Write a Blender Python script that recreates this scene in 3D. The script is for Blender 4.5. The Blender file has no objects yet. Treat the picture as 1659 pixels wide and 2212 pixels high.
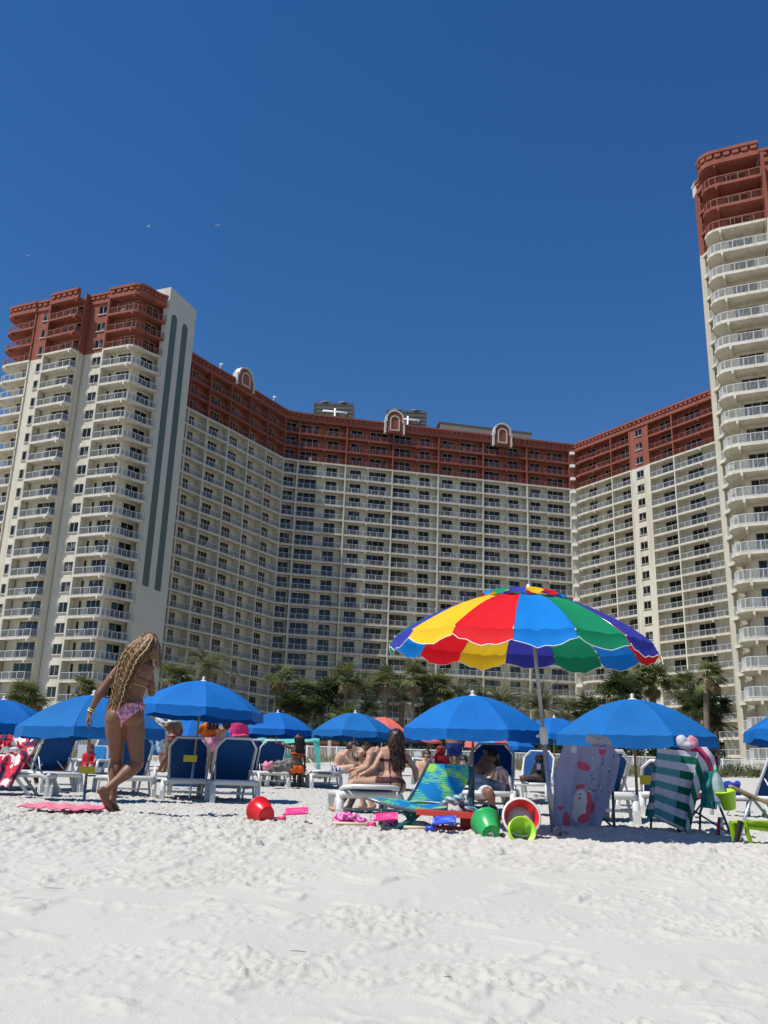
import bpy, bmesh, math, random
import numpy as np
from mathutils import Vector, Matrix, Quaternion
rnd = random.Random(7)
SC = bpy.context.scene
COL = SC.collection
# ---------------------------------------------------------------- camera
FPX = 1938.0; HPX = 587.0
PITCH = math.atan(HPX/FPX); ROLL = math.atan(.032)
cF = Vector((0, math.cos(PITCH), math.sin(PITCH))); cU0 = Vector((0, -math.sin(PITCH), math.cos(PITCH)))
cR = Vector((1,0,0))*math.cos(ROLL) + cU0*math.sin(ROLL)
cU = cU0*math.cos(ROLL) - Vector((1,0,0))*math.sin(ROLL)
CAM = Vector((0, 0, .35))
cd = bpy.data.cameras.new('camera'); cam = bpy.data.objects.new('camera', cd); COL.objects.link(cam)
m3 = Matrix((cR, cU, -cF)).transposed()
cam.matrix_world = Matrix.Translation(CAM) @ m3.to_4x4()
cd.sensor_fit = 'HORIZONTAL'; cd.sensor_width = 36; cd.lens = 36*FPX/1659; cd.clip_end = 20000; cd.clip_start = .05
SC.camera = cam
SC.render.resolution_x = 768; SC.render.resolution_y = 1024
# ---------------------------------------------------------------- light
SUN_EL = math.radians(59); SUN_A = math.radians(30)      # sun stands left of and a little behind the camera
sdir = Vector((-math.cos(SUN_A)*math.cos(SUN_EL), -math.sin(SUN_A)*math.cos(SUN_EL), math.sin(SUN_EL)))
W = bpy.data.worlds.new('World'); SC.world = W; W.use_nodes = True
wn = W.node_tree; wn.nodes.clear()
wo = wn.nodes.new('ShaderNodeOutputWorld'); wb = wn.nodes.new('ShaderNodeBackground')
sk = wn.nodes.new('ShaderNodeTexSky'); sk.sky_type = 'NISHITA'; sk.sun_disc = False
sk.sun_elevation = SUN_EL; sk.sun_rotation = math.atan2(sdir.x, sdir.y)
sk.air_density = 1.0; sk.dust_density = 0.0; sk.ozone_density = 3.0; sk.altitude = 200
wb.inputs['Strength'].default_value = .088
hs = wn.nodes.new('ShaderNodeHueSaturation'); hs.inputs['Saturation'].default_value = 1.3; hs.inputs['Value'].default_value = 1.1; hs.inputs['Hue'].default_value = .506
wn.links.new(sk.outputs[0], hs.inputs['Color']); wn.links.new(hs.outputs[0], wb.inputs[0]); wn.links.new(wb.outputs[0], wo.inputs[0])
ld = bpy.data.lights.new('sun', 'SUN'); ld.energy = 5.0; ld.angle = math.radians(.55); ld.color = (1, .965, .90)
sun = bpy.data.objects.new('sun', ld); COL.objects.link(sun)
sun.rotation_euler = sdir.to_track_quat('Z', 'Y').to_euler(); sun.location = (-40, -20, 60)
SC.view_settings.view_transform = 'Standard'; SC.view_settings.look = 'None'
SC.view_settings.exposure = .20; SC.view_settings.gamma = 1
SC.render.engine = 'CYCLES'

# ---------------------------------------------------------------- helpers
def ray(u, v): return cR*((u-829.5)/FPX) - cU*((v-1106)/FPX) + cF
def at(u, v, Y):
    d = ray(u, v); return CAM + d*(Y/d.y)
def proj(p):
    d = Vector(p)-CAM; w = d.dot(cF)
    if w <= .01: return None
    return 829.5+FPX*d.dot(cR)/w, 1106-FPX*d.dot(cU)/w

def smooth(a, b, x):
    t = np.clip((x-a)/(b-a), 0, 1); return t*t*(3-2*t)
NR = np.random.RandomState(3); PERM = NR.permutation(4096); GR = NR.rand(4096)
def vnoise(x, y, seed=0):
    xi = np.floor(x).astype(np.int64); yi = np.floor(y).astype(np.int64); fx = x-xi; fy = y-yi
    fx = fx*fx*(3-2*fx); fy = fy*fy*(3-2*fy)
    def h(a, b): return GR[PERM[(PERM[(a+seed*57) & 4095] + b) & 4095]]
    return ((h(xi, yi)*(1-fx)+h(xi+1, yi)*fx)*(1-fy) + (h(xi, yi+1)*(1-fx)+h(xi+1, yi+1)*fx)*fy)*2-1
def base_z(x, y):
    x = np.asarray(x, float); y = np.asarray(y, float)
    z = np.where(y < 7.0, -.03-(7.0-y)*.128, -.03+.03*smooth(7.0, 9.5, y))
    z = np.where(y < -2, -.03-9*.128 + (y+2)*.06, z)
    z = np.maximum(z, -3.2)
    dune = .036*np.clip(y-16, 0, 28) + smooth(44, 60, y)*.35 + smooth(58, 74, y)*.6
    lump = .3*vnoise(x*.12+3, y*.12, 5) + .15*vnoise(x*.4, y*.4, 6)
    z = z + dune + lump*smooth(38, 48, y)*(1-smooth(70, 75, y))
    z = z + .03*vnoise(x*.5, y*.5, 1)*smooth(3, 8, y)*(1-smooth(38, 46, y)) 
    return z
def gz(x, y): return float(base_z(x, y))

class MB:
    def __init__(s): s.V = []; s.F = []; s.M = []; s.S = []
    def add(s, vs, fs, m=0, sm=False):
        b = len(s.V); s.V.extend([tuple(v) for v in vs])
        for f in fs: s.F.append(tuple(b+i for i in f)); s.M.append(m); s.S.append(sm)
        return s
    def box(s, x0, x1, y0, y1, z0, z1, m=0):
        return s.add([(x0,y0,z0),(x1,y0,z0),(x1,y1,z0),(x0,y1,z0),(x0,y0,z1),(x1,y0,z1),(x1,y1,z1),(x0,y1,z1)],
              [(3,2,1,0),(4,5,6,7),(0,1,5,4),(1,2,6,5),(2,3,7,6),(3,0,4,7)], m)
    def obox(s, c, ax, ay, az, m=0):
        c = Vector(c); ax = Vector(ax); ay = Vector(ay); az = Vector(az)
        vs = [c+ax*i+ay*j+az*k for k in (-1,1) for (i,j) in ((-1,-1),(1,-1),(1,1),(-1,1))]
        return s.add(vs, [(3,2,1,0),(4,5,6,7),(0,1,5,4),(1,2,6,5),(2,3,7,6),(3,0,4,7)], m)
    def bar(s, a, b, w, h=None, m=0, up=(0,0,1)):
        a = Vector(a); b = Vector(b); h = w if h is None else h
        d = (b-a); L = d.length
        if L < 1e-6: return s
        d /= L; sd = d.cross(Vector(up))
        if sd.length < 1e-4: sd = d.cross(Vector((1,0,0)))
        sd.normalize(); u = sd.cross(d)
        return s.obox((a+b)/2, d*L/2, sd*w/2, u*h/2, m)
    def prism(s, poly, z0, z1, m=0):            # poly: xy list, any shape
        n = len(poly)
        vs = [(p[0],p[1],z0) for p in poly]+[(p[0],p[1],z1) for p in poly]
        fs = [tuple(range(n-1,-1,-1)), tuple(range(n,2*n))]+[(i,(i+1)%n,n+(i+1)%n,n+i) for i in range(n)]
        return s.add(vs, fs, m)
    def tube(s, pts, r, n=8, m=0, caps=True, sm=True, flat=None):
        pts = [Vector(p) for p in pts]; k = len(pts)
        rs = r if isinstance(r, (list, tuple)) else [r]*k
        vs = []; prev = None
        for i, p in enumerate(pts):
            t = (pts[min(i+1,k-1)]-pts[max(i-1,0)])
            if t.length < 1e-9: t = Vector((0,0,1))
            t.normalize()
            if prev is None:
                a = Vector((0,0,1)) if abs(t.z) < .9 else Vector((1,0,0))
                u = t.cross(a).normalized()
            else:
                u = prev - t*prev.dot(t)
                u = u.normalized() if u.length > 1e-6 else t.orthogonal().normalized()
            prev = u; w = t.cross(u)
            f2 = 1 if flat is None else flat
            for j in range(n):
                a = 2*math.pi*j/n
                vs.append(p + u*math.cos(a)*rs[i] + w*math.sin(a)*rs[i]*f2)
        fs = [(i*n+j, i*n+(j+1)%n, (i+1)*n+(j+1)%n, (i+1)*n+j) for i in range(k-1) for j in range(n)]
        s.add(vs, fs, m, sm)
        if caps:
            b = len(s.V)-len(vs)
            s.F.append(tuple(b+j for j in range(n-1,-1,-1))); s.M.append(m); s.S.append(False)
            s.F.append(tuple(b+(k-1)*n+j for j in range(n))); s.M.append(m); s.S.append(False)
        return s
    def lathe(s, prof, n=24, m=0, sm=True, c=(0,0,0)):
        vs = [(c[0]+r*math.cos(2*math.pi*j/n), c[1]+r*math.sin(2*math.pi*j/n), c[2]+z) for (r,z) in prof for j in range(n)]
        k = len(prof)
        fs = [(i*n+j, i*n+(j+1)%n, (i+1)*n+(j+1)%n, (i+1)*n+j) for i in range(k-1) for j in range(n)]
        return s.add(vs, fs, m, sm)
    def sphere(s, c, r, n=12, k=8, m=0, sc=(1,1,1), R=None):
        vs = []
        for i in range(k+1):
            th = math.pi*i/k
            for j in range(n):
                ph = 2*math.pi*j/n
                v = Vector((math.sin(th)*math.cos(ph)*r*sc[0], math.sin(th)*math.sin(ph)*r*sc[1], math.cos(th)*r*sc[2]))
                if R is not None: v = R @ v
                vs.append(v+Vector(c))
        fs = [(i*n+j, (i+1)*n+j, (i+1)*n+(j+1)%n, i*n+(j+1)%n) for i in range(k) for j in range(n)]
        return s.add(vs, fs, m, True)
    def grid(s, f, nu, nv, m=0, sm=True, mf=None):
        vs = [f(i/nu, j/nv) for j in range(nv+1) for i in range(nu+1)]
        b = len(s.V); s.V.extend([tuple(v) for v in vs])
        for j in range(nv):
            for i in range(nu):
                a = b+j*(nu+1)+i
                s.F.append((a,a+1,a+nu+2,a+nu+1)); s.S.append(sm)
                s.M.append(m if mf is None else mf((i+.5)/nu, (j+.5)/nv))
        return s
    def mesh(s, name, mats, off=(0,0,0)):
        me = bpy.data.meshes.new(name)
        o = Vector(off)
        me.from_pydata([tuple(Vector(v)-o) for v in s.V], [], s.F)
        for m in (mats if isinstance(mats, (list,tuple)) else [mats]): me.materials.append(m)
        me.polygons.foreach_set('material_index', s.M); me.polygons.foreach_set('use_smooth', s.S)
        me.update(); return me
    def build(s, name, mats, parent=None, **kw):
        off = wloc(parent) if parent is not None else Vector((0,0,0))
        ob = bpy.data.objects.new(name, s.mesh(name, mats, off)); COL.objects.link(ob)
        if parent is not None: ob.parent = parent
        else: tag(ob, **kw)
        return ob
def wloc(o):
    v = Vector((0,0,0))
    while o is not None: v = v+o.location; o = o.parent
    return v
def tag(o, label=None, cat=None, group=None, kind=None):
    if label: o['label'] = label
    if cat: o['category'] = cat
    if group: o['group'] = group
    if kind: o['kind'] = kind
    return o
def thing(name, label, cat, loc=(0,0,0), rz=0, group=None):
    o = bpy.data.objects.new(name, None); COL.objects.link(o); o.location = loc; o.rotation_euler = (0,0,rz)
    o.empty_display_size = .2
    return tag(o, label, cat, group)
def single(name, mb, mats, label, cat, loc, rz=0, group=None, kind=None):   # a thing that is one mesh, built about its own origin
    ob = bpy.data.objects.new(name, mb.mesh(name, mats)); COL.objects.link(ob)
    ob.location = loc; ob.rotation_euler = (0,0,rz)
    return tag(ob, label, cat, group, kind)
def copy_tree(o, parent=None):
    c = o.copy(); COL.objects.link(c); c.parent = parent
    for ch in list(o.children): copy_tree(ch, c)
    return c
def dup(o, loc, rz=0, label=None, rot=None, s=None):
    c = copy_tree(o); c.location = loc; c.rotation_euler = rot if rot else (0,0,rz)
    if s: c.scale = (s,s,s)
    if label: c['label'] = label
    return c

def nt(name, rough=.7, spec=.5):
    m = bpy.data.materials.new(name); m.use_nodes = True
    b = m.node_tree.nodes['Principled BSDF']
    b.inputs['Roughness'].default_value = rough; b.inputs['Specular IOR Level'].default_value = spec
    return m, m.node_tree, b
def mat(name, col, rough=.7, var=.12, scale=3.0, bump=0, bscale=40, spec=.4, metal=0, col2=None, sheen=0, trans=0, alpha=1, detail=4, stretch=None, sss=0):
    m, t, b = nt(name, rough, spec)
    N = t.nodes; L = t.links
    tc = N.new('ShaderNodeTexCoord'); src = tc.outputs['Object']
    if stretch:
        mp = N.new('ShaderNodeMapping'); mp.inputs['Scale'].default_value = stretch; L.new(src, mp.inputs[0]); src = mp.outputs[0]
    no = N.new('ShaderNodeTexNoise'); no.inputs['Scale'].default_value = scale; no.inputs['Detail'].default_value = detail
    L.new(src, no.inputs['Vector'])
    rp = N.new('ShaderNodeValToRGB'); rp.color_ramp.elements[0].position = .3; rp.color_ramp.elements[1].position = .7
    c = Vector(col)
    a = col2 if col2 else tuple(c*(1-var)); bb = col if col2 else tuple(c*(1+var))
    rp.color_ramp.elements[0].color = (*[min(1,x) for x in a],1); rp.color_ramp.elements[1].color = (*[min(1,x) for x in bb],1)
    L.new(no.outputs[0], rp.inputs[0]); L.new(rp.outputs[0], b.inputs['Base Color'])
    b.inputs['Metallic'].default_value = metal
    if sheen: b.inputs['Sheen Weight'].default_value = sheen
    if trans: b.inputs['Transmission Weight'].default_value = trans
    if sss:
        b.inputs['Subsurface Weight'].default_value = sss; b.inputs['Subsurface Radius'].default_value = (.012,.005,.003)
    b.inputs['Alpha'].default_value = alpha
    if bump:
        n2 = N.new('ShaderNodeTexNoise'); n2.inputs['Scale'].default_value = bscale; n2.inputs['Detail'].default_value = 5
        L.new(src, n2.inputs['Vector'])
        bp = N.new('ShaderNodeBump'); bp.inputs['Strength'].default_value = 1; bp.inputs['Distance'].default_value = bump
        L.new(n2.outputs[0], bp.inputs['Height']); L.new(bp.outputs[0], b.inputs['Normal'])
    return m
def cloth(name, col, transl=.35, rough=.8, var=.06, scale=6, bump=.002, bscale=60):
    """thin fabric that lets some light through"""
    m = mat(name, col, rough, var, scale, bump=bump, bscale=bscale, spec=.2)
    t = m.node_tree; N = t.nodes; L = t.links; b = N['Principled BSDF']
    out = [n for n in N if n.type == 'OUTPUT_MATERIAL'][0]
    tr = N.new('ShaderNodeBsdfTranslucent'); mx = N.new('ShaderNodeMixShader'); mx.inputs[0].default_value = transl
    src = b.inputs['Base Color'].links[0].from_socket
    L.new(src, tr.inputs[0]); L.new(b.outputs[0], mx.inputs[1]); L.new(tr.outputs[0], mx.inputs[2]); L.new(mx.outputs[0], out.inputs[0])
    return m

# ---------------------------------------------------------------- ground
def sand_mesh():
    def axis(lo, hi, core0, core1, step, g=1.09, mx=None):
        a = list(np.arange(core0, core1, step)); s = step; x = a[-1]
        while x < hi: s = s*g; x += s; a.append(x)
        s = step; x = core0; pre = []
        while x > lo: s = s*g; x -= s; pre.append(x)
        return np.array(pre[::-1]+a)
    xs = axis(-3000, 3000, -5.0, 5.4, .0128, 1.032); ys = axis(-300, 7000, 2.8, 11.0, .0128, 1.015)
    X, Y = np.meshgrid(xs, ys)
    Z = base_z(X, Y)
    core = smooth(-9, -5.2, X)*(1-smooth(5.6, 9.5, X))
    near = core*smooth(1, 2.6, Y)
    churn = smooth(5.6, 7.2, Y + .35*vnoise(X*.9, Y*.9, 9) + .5*vnoise(X*.35, Y*.3, 19))   # trampled above the slope, crusted on it
    bil = lambda sc, sd, sy=1.0: 1-2*np.abs(vnoise(X*sc+sd*.37, Y*sc*sy+sd*.71, sd))      # rounded crests, sharp creases
    wx = .06*vnoise(X*5, Y*5, 41); wy = .06*vnoise(X*5+9, Y*5, 42)
    X0, Y0 = X, Y; X, Y = X+wx, Y+wy
    lump = .009*vnoise(X*2.2, Y*2.2, 11) + .006*bil(4.3, 12) + .006*bil(8.5, 13) + .011*bil(17, 14) + .0115*bil(27, 17) + .007*bil(38, 18)
    hot = .55+.75*smooth(-.5, .7, vnoise(X*1.3, Y*.9, 31))
    Z += churn*near*(1-smooth(16, 30, Y))*lump*hot
    Z += (1-churn)*near*(.010*vnoise(X*1.1, Y*1.1, 15)+.004*vnoise(X*3, Y*3, 16))
    # patches of kicked-up clods on the crusted slope
    pn = vnoise(X*.75+7, Y*1.7+.3*X, 21)*.7 + vnoise(X*2.3, Y*4.0, 22)*.5 + vnoise(X*6, Y*8, 29)*.22 + .22*smooth(4.6, 6.6, Y)
    patch = smooth(.36, .55, pn)
    clod = np.maximum(0, bil(18, 23)-.25)*.008 + np.maximum(0, bil(29, 24)-.15)*.0085 + np.maximum(0, vnoise(X*40, Y*40, 25))*.005
    Z += (1-churn)*near*patch*(clod*1.8 + .004*vnoise(X*5, Y*6, 26) - .002)
    speck = smooth(.62, .72, vnoise(X*30, Y*30, 33))*smooth(-.2, .4, pn)
    Z += (1-churn)*near*speck*.006
    # lifted flakes of crust: short curved lips
    for sd, fx, fy in ((27, 2.1, 5.6), (37, 2.9, 7.6), (47, 1.6, 4.8)):
        ridge = vnoise(X*fx+2, Y*fy+.7*X, sd)
        st = smooth(.30, .34, ridge)*(1-smooth(.34, .6, ridge))*smooth(.25, .45, vnoise(X*2.2, Y*3.0, sd+1))
        Z += (1-churn)*near*st*.014
    X, Y = X0, Y0
    # single clods and lifted flakes of crust
    rs = random.Random(5); ST = []
    for c in range(24):
        cy = 3.0+3.9*rs.random(); cx = rs.uniform(-.48,.50)*cy*1.02; sx = rs.uniform(.12,.42); sy = rs.uniform(.05,.16)
        for i in range(int(rs.uniform(20,90))): ST.append((rs.gauss(cx,sx), rs.gauss(cy,sy), rs.uniform(.011,.028)*(1.4 if rs.random() < .08 else 1), rs.uniform(.5,.85)))
    for i in range(7000):
        y = 6.1+7.5*rs.random()**1.3; ST.append((rs.uniform(-.5,.52)*y*1.03, y, rs.uniform(.016,.045), rs.uniform(.35,.75)))
    for i in range(600):
        y = 3+4*rs.random(); ST.append((rs.uniform(-.5,.52)*y*1.03, y, rs.uniform(.009,.018), rs.uniform(.5,.9)))
    HL = np.zeros_like(Z)
    for (x, y, R, hh) in ST:
        i0, i1 = np.searchsorted(xs, (x-R*1.3, x+R*1.3)); j0, j1 = np.searchsorted(ys, (y-R*1.3, y+R*1.3))
        if i1-i0 < 1 or j1-j0 < 1: continue
        dx = X[j0:j1, i0:i1]-x; dy = Y[j0:j1, i0:i1]-y; a = rs.random()*3.14; e = rs.uniform(.6,1)
        p = (dx*math.cos(a)+dy*math.sin(a))/R; q = (-dx*math.sin(a)+dy*math.cos(a))/(R*e)
        rr = p*p+q*q + .5*GR[(np.arange(j0,j1)[:,None]*131+np.arange(i0,i1)[None,:]*17) & 4095]*(p*p+q*q)
        HL[j0:j1, i0:i1] = np.maximum(HL[j0:j1, i0:i1], R*hh*.56*np.clip(1-rr, 0, 1)**.75)
    Z += HL
    for i in range(150):
        y = 3+4.2*rs.random(); x = rs.uniform(-.5,.52)*y; L = rs.uniform(.05,.20); th = rs.gauss(.1,.45); cv = rs.uniform(-2.5,2.5); hgt = rs.uniform(.008,.020); wd = rs.uniform(.05,.11)
        i0, i1 = np.searchsorted(xs, (x-L-wd, x+L+wd)); j0, j1 = np.searchsorted(ys, (y-L-wd, y+L+wd))
        if i1-i0 < 3 or j1-j0 < 3: continue
        dx = X[j0:j1, i0:i1]-x; dy = Y[j0:j1, i0:i1]-y
        p = dx*math.cos(th)+dy*math.sin(th); q = -dx*math.sin(th)+dy*math.cos(th)-cv*p*p + .008*vnoise(p*30+x*5, p*0+y*9, 71)
        Z[j0:j1, i0:i1] += hgt*(1-smooth(L*.55, L, np.abs(p)))*np.where(q > 0, np.clip(1-q/wd, 0, 1)**1.5, np.clip(1+q/.012, 0, 1))
    FP = []
    r = random.Random(11)
    for i in range(1900):
        y = 6.4 + 13*r.random()**1.2; x = (r.random()*2-1)*(1.0+y*.55)
        FP.append((x, y, r.uniform(.035,.07), r.uniform(.08,.15), r.random()*3.14, r.uniform(.008,.026)))
    for (x, y) in [(-1.3,4.9),(-.75,4.4),(.55,3.75),(1.5,4.3),(.2,5.2),(-2.1,5.3),(1.9,5.3),(-1.7,5.9)]:
        FP.append((x, y, .05, .13, r.uniform(1.2,1.9), .006))
    for (x, y, a, b, th, d) in FP:
        R = b*2.1
        i0, i1 = np.searchsorted(xs, (x-R, x+R)); j0, j1 = np.searchsorted(ys, (y-R, y+R))
        if i1-i0 < 3 or j1-j0 < 3: continue
        dx = X[j0:j1, i0:i1]-x; dy = Y[j0:j1, i0:i1]-y
        p = (dx*math.cos(th)+dy*math.sin(th))/b; q = (-dx*math.sin(th)+dy*math.cos(th))/a
        rr = np.sqrt(p*p+q*q) + .28*vnoise(dx*14+x*9, dy*14+y*7, 51)
        side = smooth(-.6, 1.0, p)
        Z[j0:j1, i0:i1] += -d*(1-smooth(.35, 1.0, rr)) + d*.6*side*np.exp(-((rr-1.2)/.2)**2)
    nx, ny = len(xs), len(ys)
    V = np.stack([X, Y, Z], -1).reshape(-1, 3).astype(np.float32)
    i = np.arange((ny-1)*(nx-1)); a = (i//(nx-1))*nx + i % (nx-1)
    Fq = np.stack([a, a+1, a+nx+1, a+nx], -1).astype(np.int32).ravel()
    me = bpy.data.meshes.new('sand')
    me.vertices.add(len(V)); me.vertices.foreach_set('co', V.ravel())
    me.loops.add(len(Fq)); me.loops.foreach_set('vertex_index', Fq)
    me.polygons.add(len(i)); me.polygons.foreach_set('loop_start', np.arange(len(i), dtype=np.int32)*4)
    me.polygons.foreach_set('loop_total', np.full(len(i), 4, np.int32)); me.polygons.foreach_set('use_smooth', np.ones(len(i), bool))
    me.update(); me.validate()
    m = mat('sand', (.45,.434,.396), .95, .03, 1.2, bump=.003, bscale=70, spec=.15)
    t = m.node_tree; N = t.nodes; L = t.links
    b = N['Principled BSDF']; old = b.inputs['Base Color'].links[0].from_socket
    n3 = N.new('ShaderNodeTexNoise'); n3.inputs['Scale'].default_value = 900; n3.inputs['Detail'].default_value = 1
    tc = [n for n in N if n.type == 'TEX_COORD'][0]; L.new(tc.outputs['Object'], n3.inputs['Vector'])
    r3 = N.new('ShaderNodeValToRGB'); r3.color_ramp.elements[0].position = .28; r3.color_ramp.elements[0].color = (.86,.84,.8,1)
    r3.color_ramp.elements[1].position = .5; r3.color_ramp.elements[1].color = (1,1,1,1); L.new(n3.outputs[0], r3.inputs[0])
    mx = N.new('ShaderNodeMix'); mx.data_type = 'RGBA'; mx.blend_type = 'MULTIPLY'; mx.inputs[0].default_value = 1
    L.new(old, mx.inputs[6]); L.new(r3.outputs[0], mx.inputs[7]); L.new(mx.outputs[2], b.inputs['Base Color'])
    me.materials.append(m)
    ob = bpy.data.objects.new('sand', me); COL.objects.link(ob); tag(ob, kind='structure')
sand_mesh()
# ---------------------------------------------------------------- buildings
HF = 2.9; ZB = 61.6; ZR = ZB+3*HF; ZT = ZR+1.45; G0 = 1.8
def bmat(name, col, var, stain):
    m = mat(name, col, .85, var, .35, bump=.01, bscale=6, spec=.2, detail=6)
    t = m.node_tree; N = t.nodes; L = t.links; b = N['Principled BSDF']; old = b.inputs['Base Color'].links[0].from_socket
    tc = [n for n in N if n.type == 'TEX_COORD'][0]
    mp = N.new('ShaderNodeMapping'); mp.inputs['Scale'].default_value = (1.6,1.6,.05); L.new(tc.outputs['Object'], mp.inputs[0])
    no = N.new('ShaderNodeTexNoise'); no.inputs['Scale'].default_value = 1; no.inputs['Detail'].default_value = 5; L.new(mp.outputs[0], no.inputs['Vector'])
    rp = N.new('ShaderNodeValToRGB'); rp.color_ramp.elements[0].position = .33; rp.color_ramp.elements[0].color = (*stain,1)
    rp.color_ramp.elements[1].position = .52; rp.color_ramp.elements[1].color = (1,1,1,1); L.new(no.outputs[0], rp.inputs[0])
    mx = N.new('ShaderNodeMix'); mx.data_type = 'RGBA'; mx.blend_type = 'MULTIPLY'; mx.inputs[0].default_value = .8
    L.new(old, mx.inputs[6]); L.new(rp.outputs[0], mx.inputs[7]); L.new(mx.outputs[2], b.inputs['Base Color'])
    return m
M_cream = bmat('cream_stucco', (.55,.52,.43), .05, (.80,.73,.67))
M_red = bmat('red_stucco', (.25,.080,.055), .08, (.78,.76,.75))
M_pier = bmat('pale_stucco', (.475,.468,.405), .03, (.97,.97,.96))
M_teal = mat('teal_paint', (.075,.11,.108), .7, .08, .3)
M_white = mat('white_paint', (.78,.78,.75), .5, .04, 1)
M_wtrim = mat('white_trim', (.52,.50,.46), .6, .04, 1)
M_railw = mat('white_rail', (.60,.61,.61), .4, .03, 1)
M_bal = mat('baluster', (.25,.265,.28), .45, .03, 1)
M_balr = mat('rust_baluster', (.17,.06,.045), .5, .05, 1)
M_railr = mat('rust_rail', (.36,.13,.09), .5, .06, 1)
M_frame = mat('window_frame', (.45,.42,.33), .5, .04, 1)
M_grey = mat('grey_metal', (.08,.085,.085), .6, .15, .8, stretch=(.2,.2,8))
M_roof = mat('roof', (.45,.43,.40), .9, .1, .5)
def glassmat():
    m, t, b = nt('window_glass', .06, .5)
    N = t.nodes; L = t.links
    tc = N.new('ShaderNodeNewGeometry'); no = N.new('ShaderNodeTexNoise'); no.inputs['Scale'].default_value = .62; no.inputs['Detail'].default_value = 1
    L.new(tc.outputs['Position'], no.inputs['Vector'])
    rp = N.new('ShaderNodeValToRGB'); e = rp.color_ramp.elements; rp.color_ramp.interpolation = 'CONSTANT'; e[0].position = 0; e[0].color = (.006,.007,.010,1); e[1].position = .55; e[1].color = (.028,.028,.03,1); q = e.new(.66); q.color = (.13,.125,.11,1)
    L.new(no.outputs[0], rp.inputs[0]); L.new(rp.outputs[0], b.inputs['Base Color']); return m
M_glass = glassmat()

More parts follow.
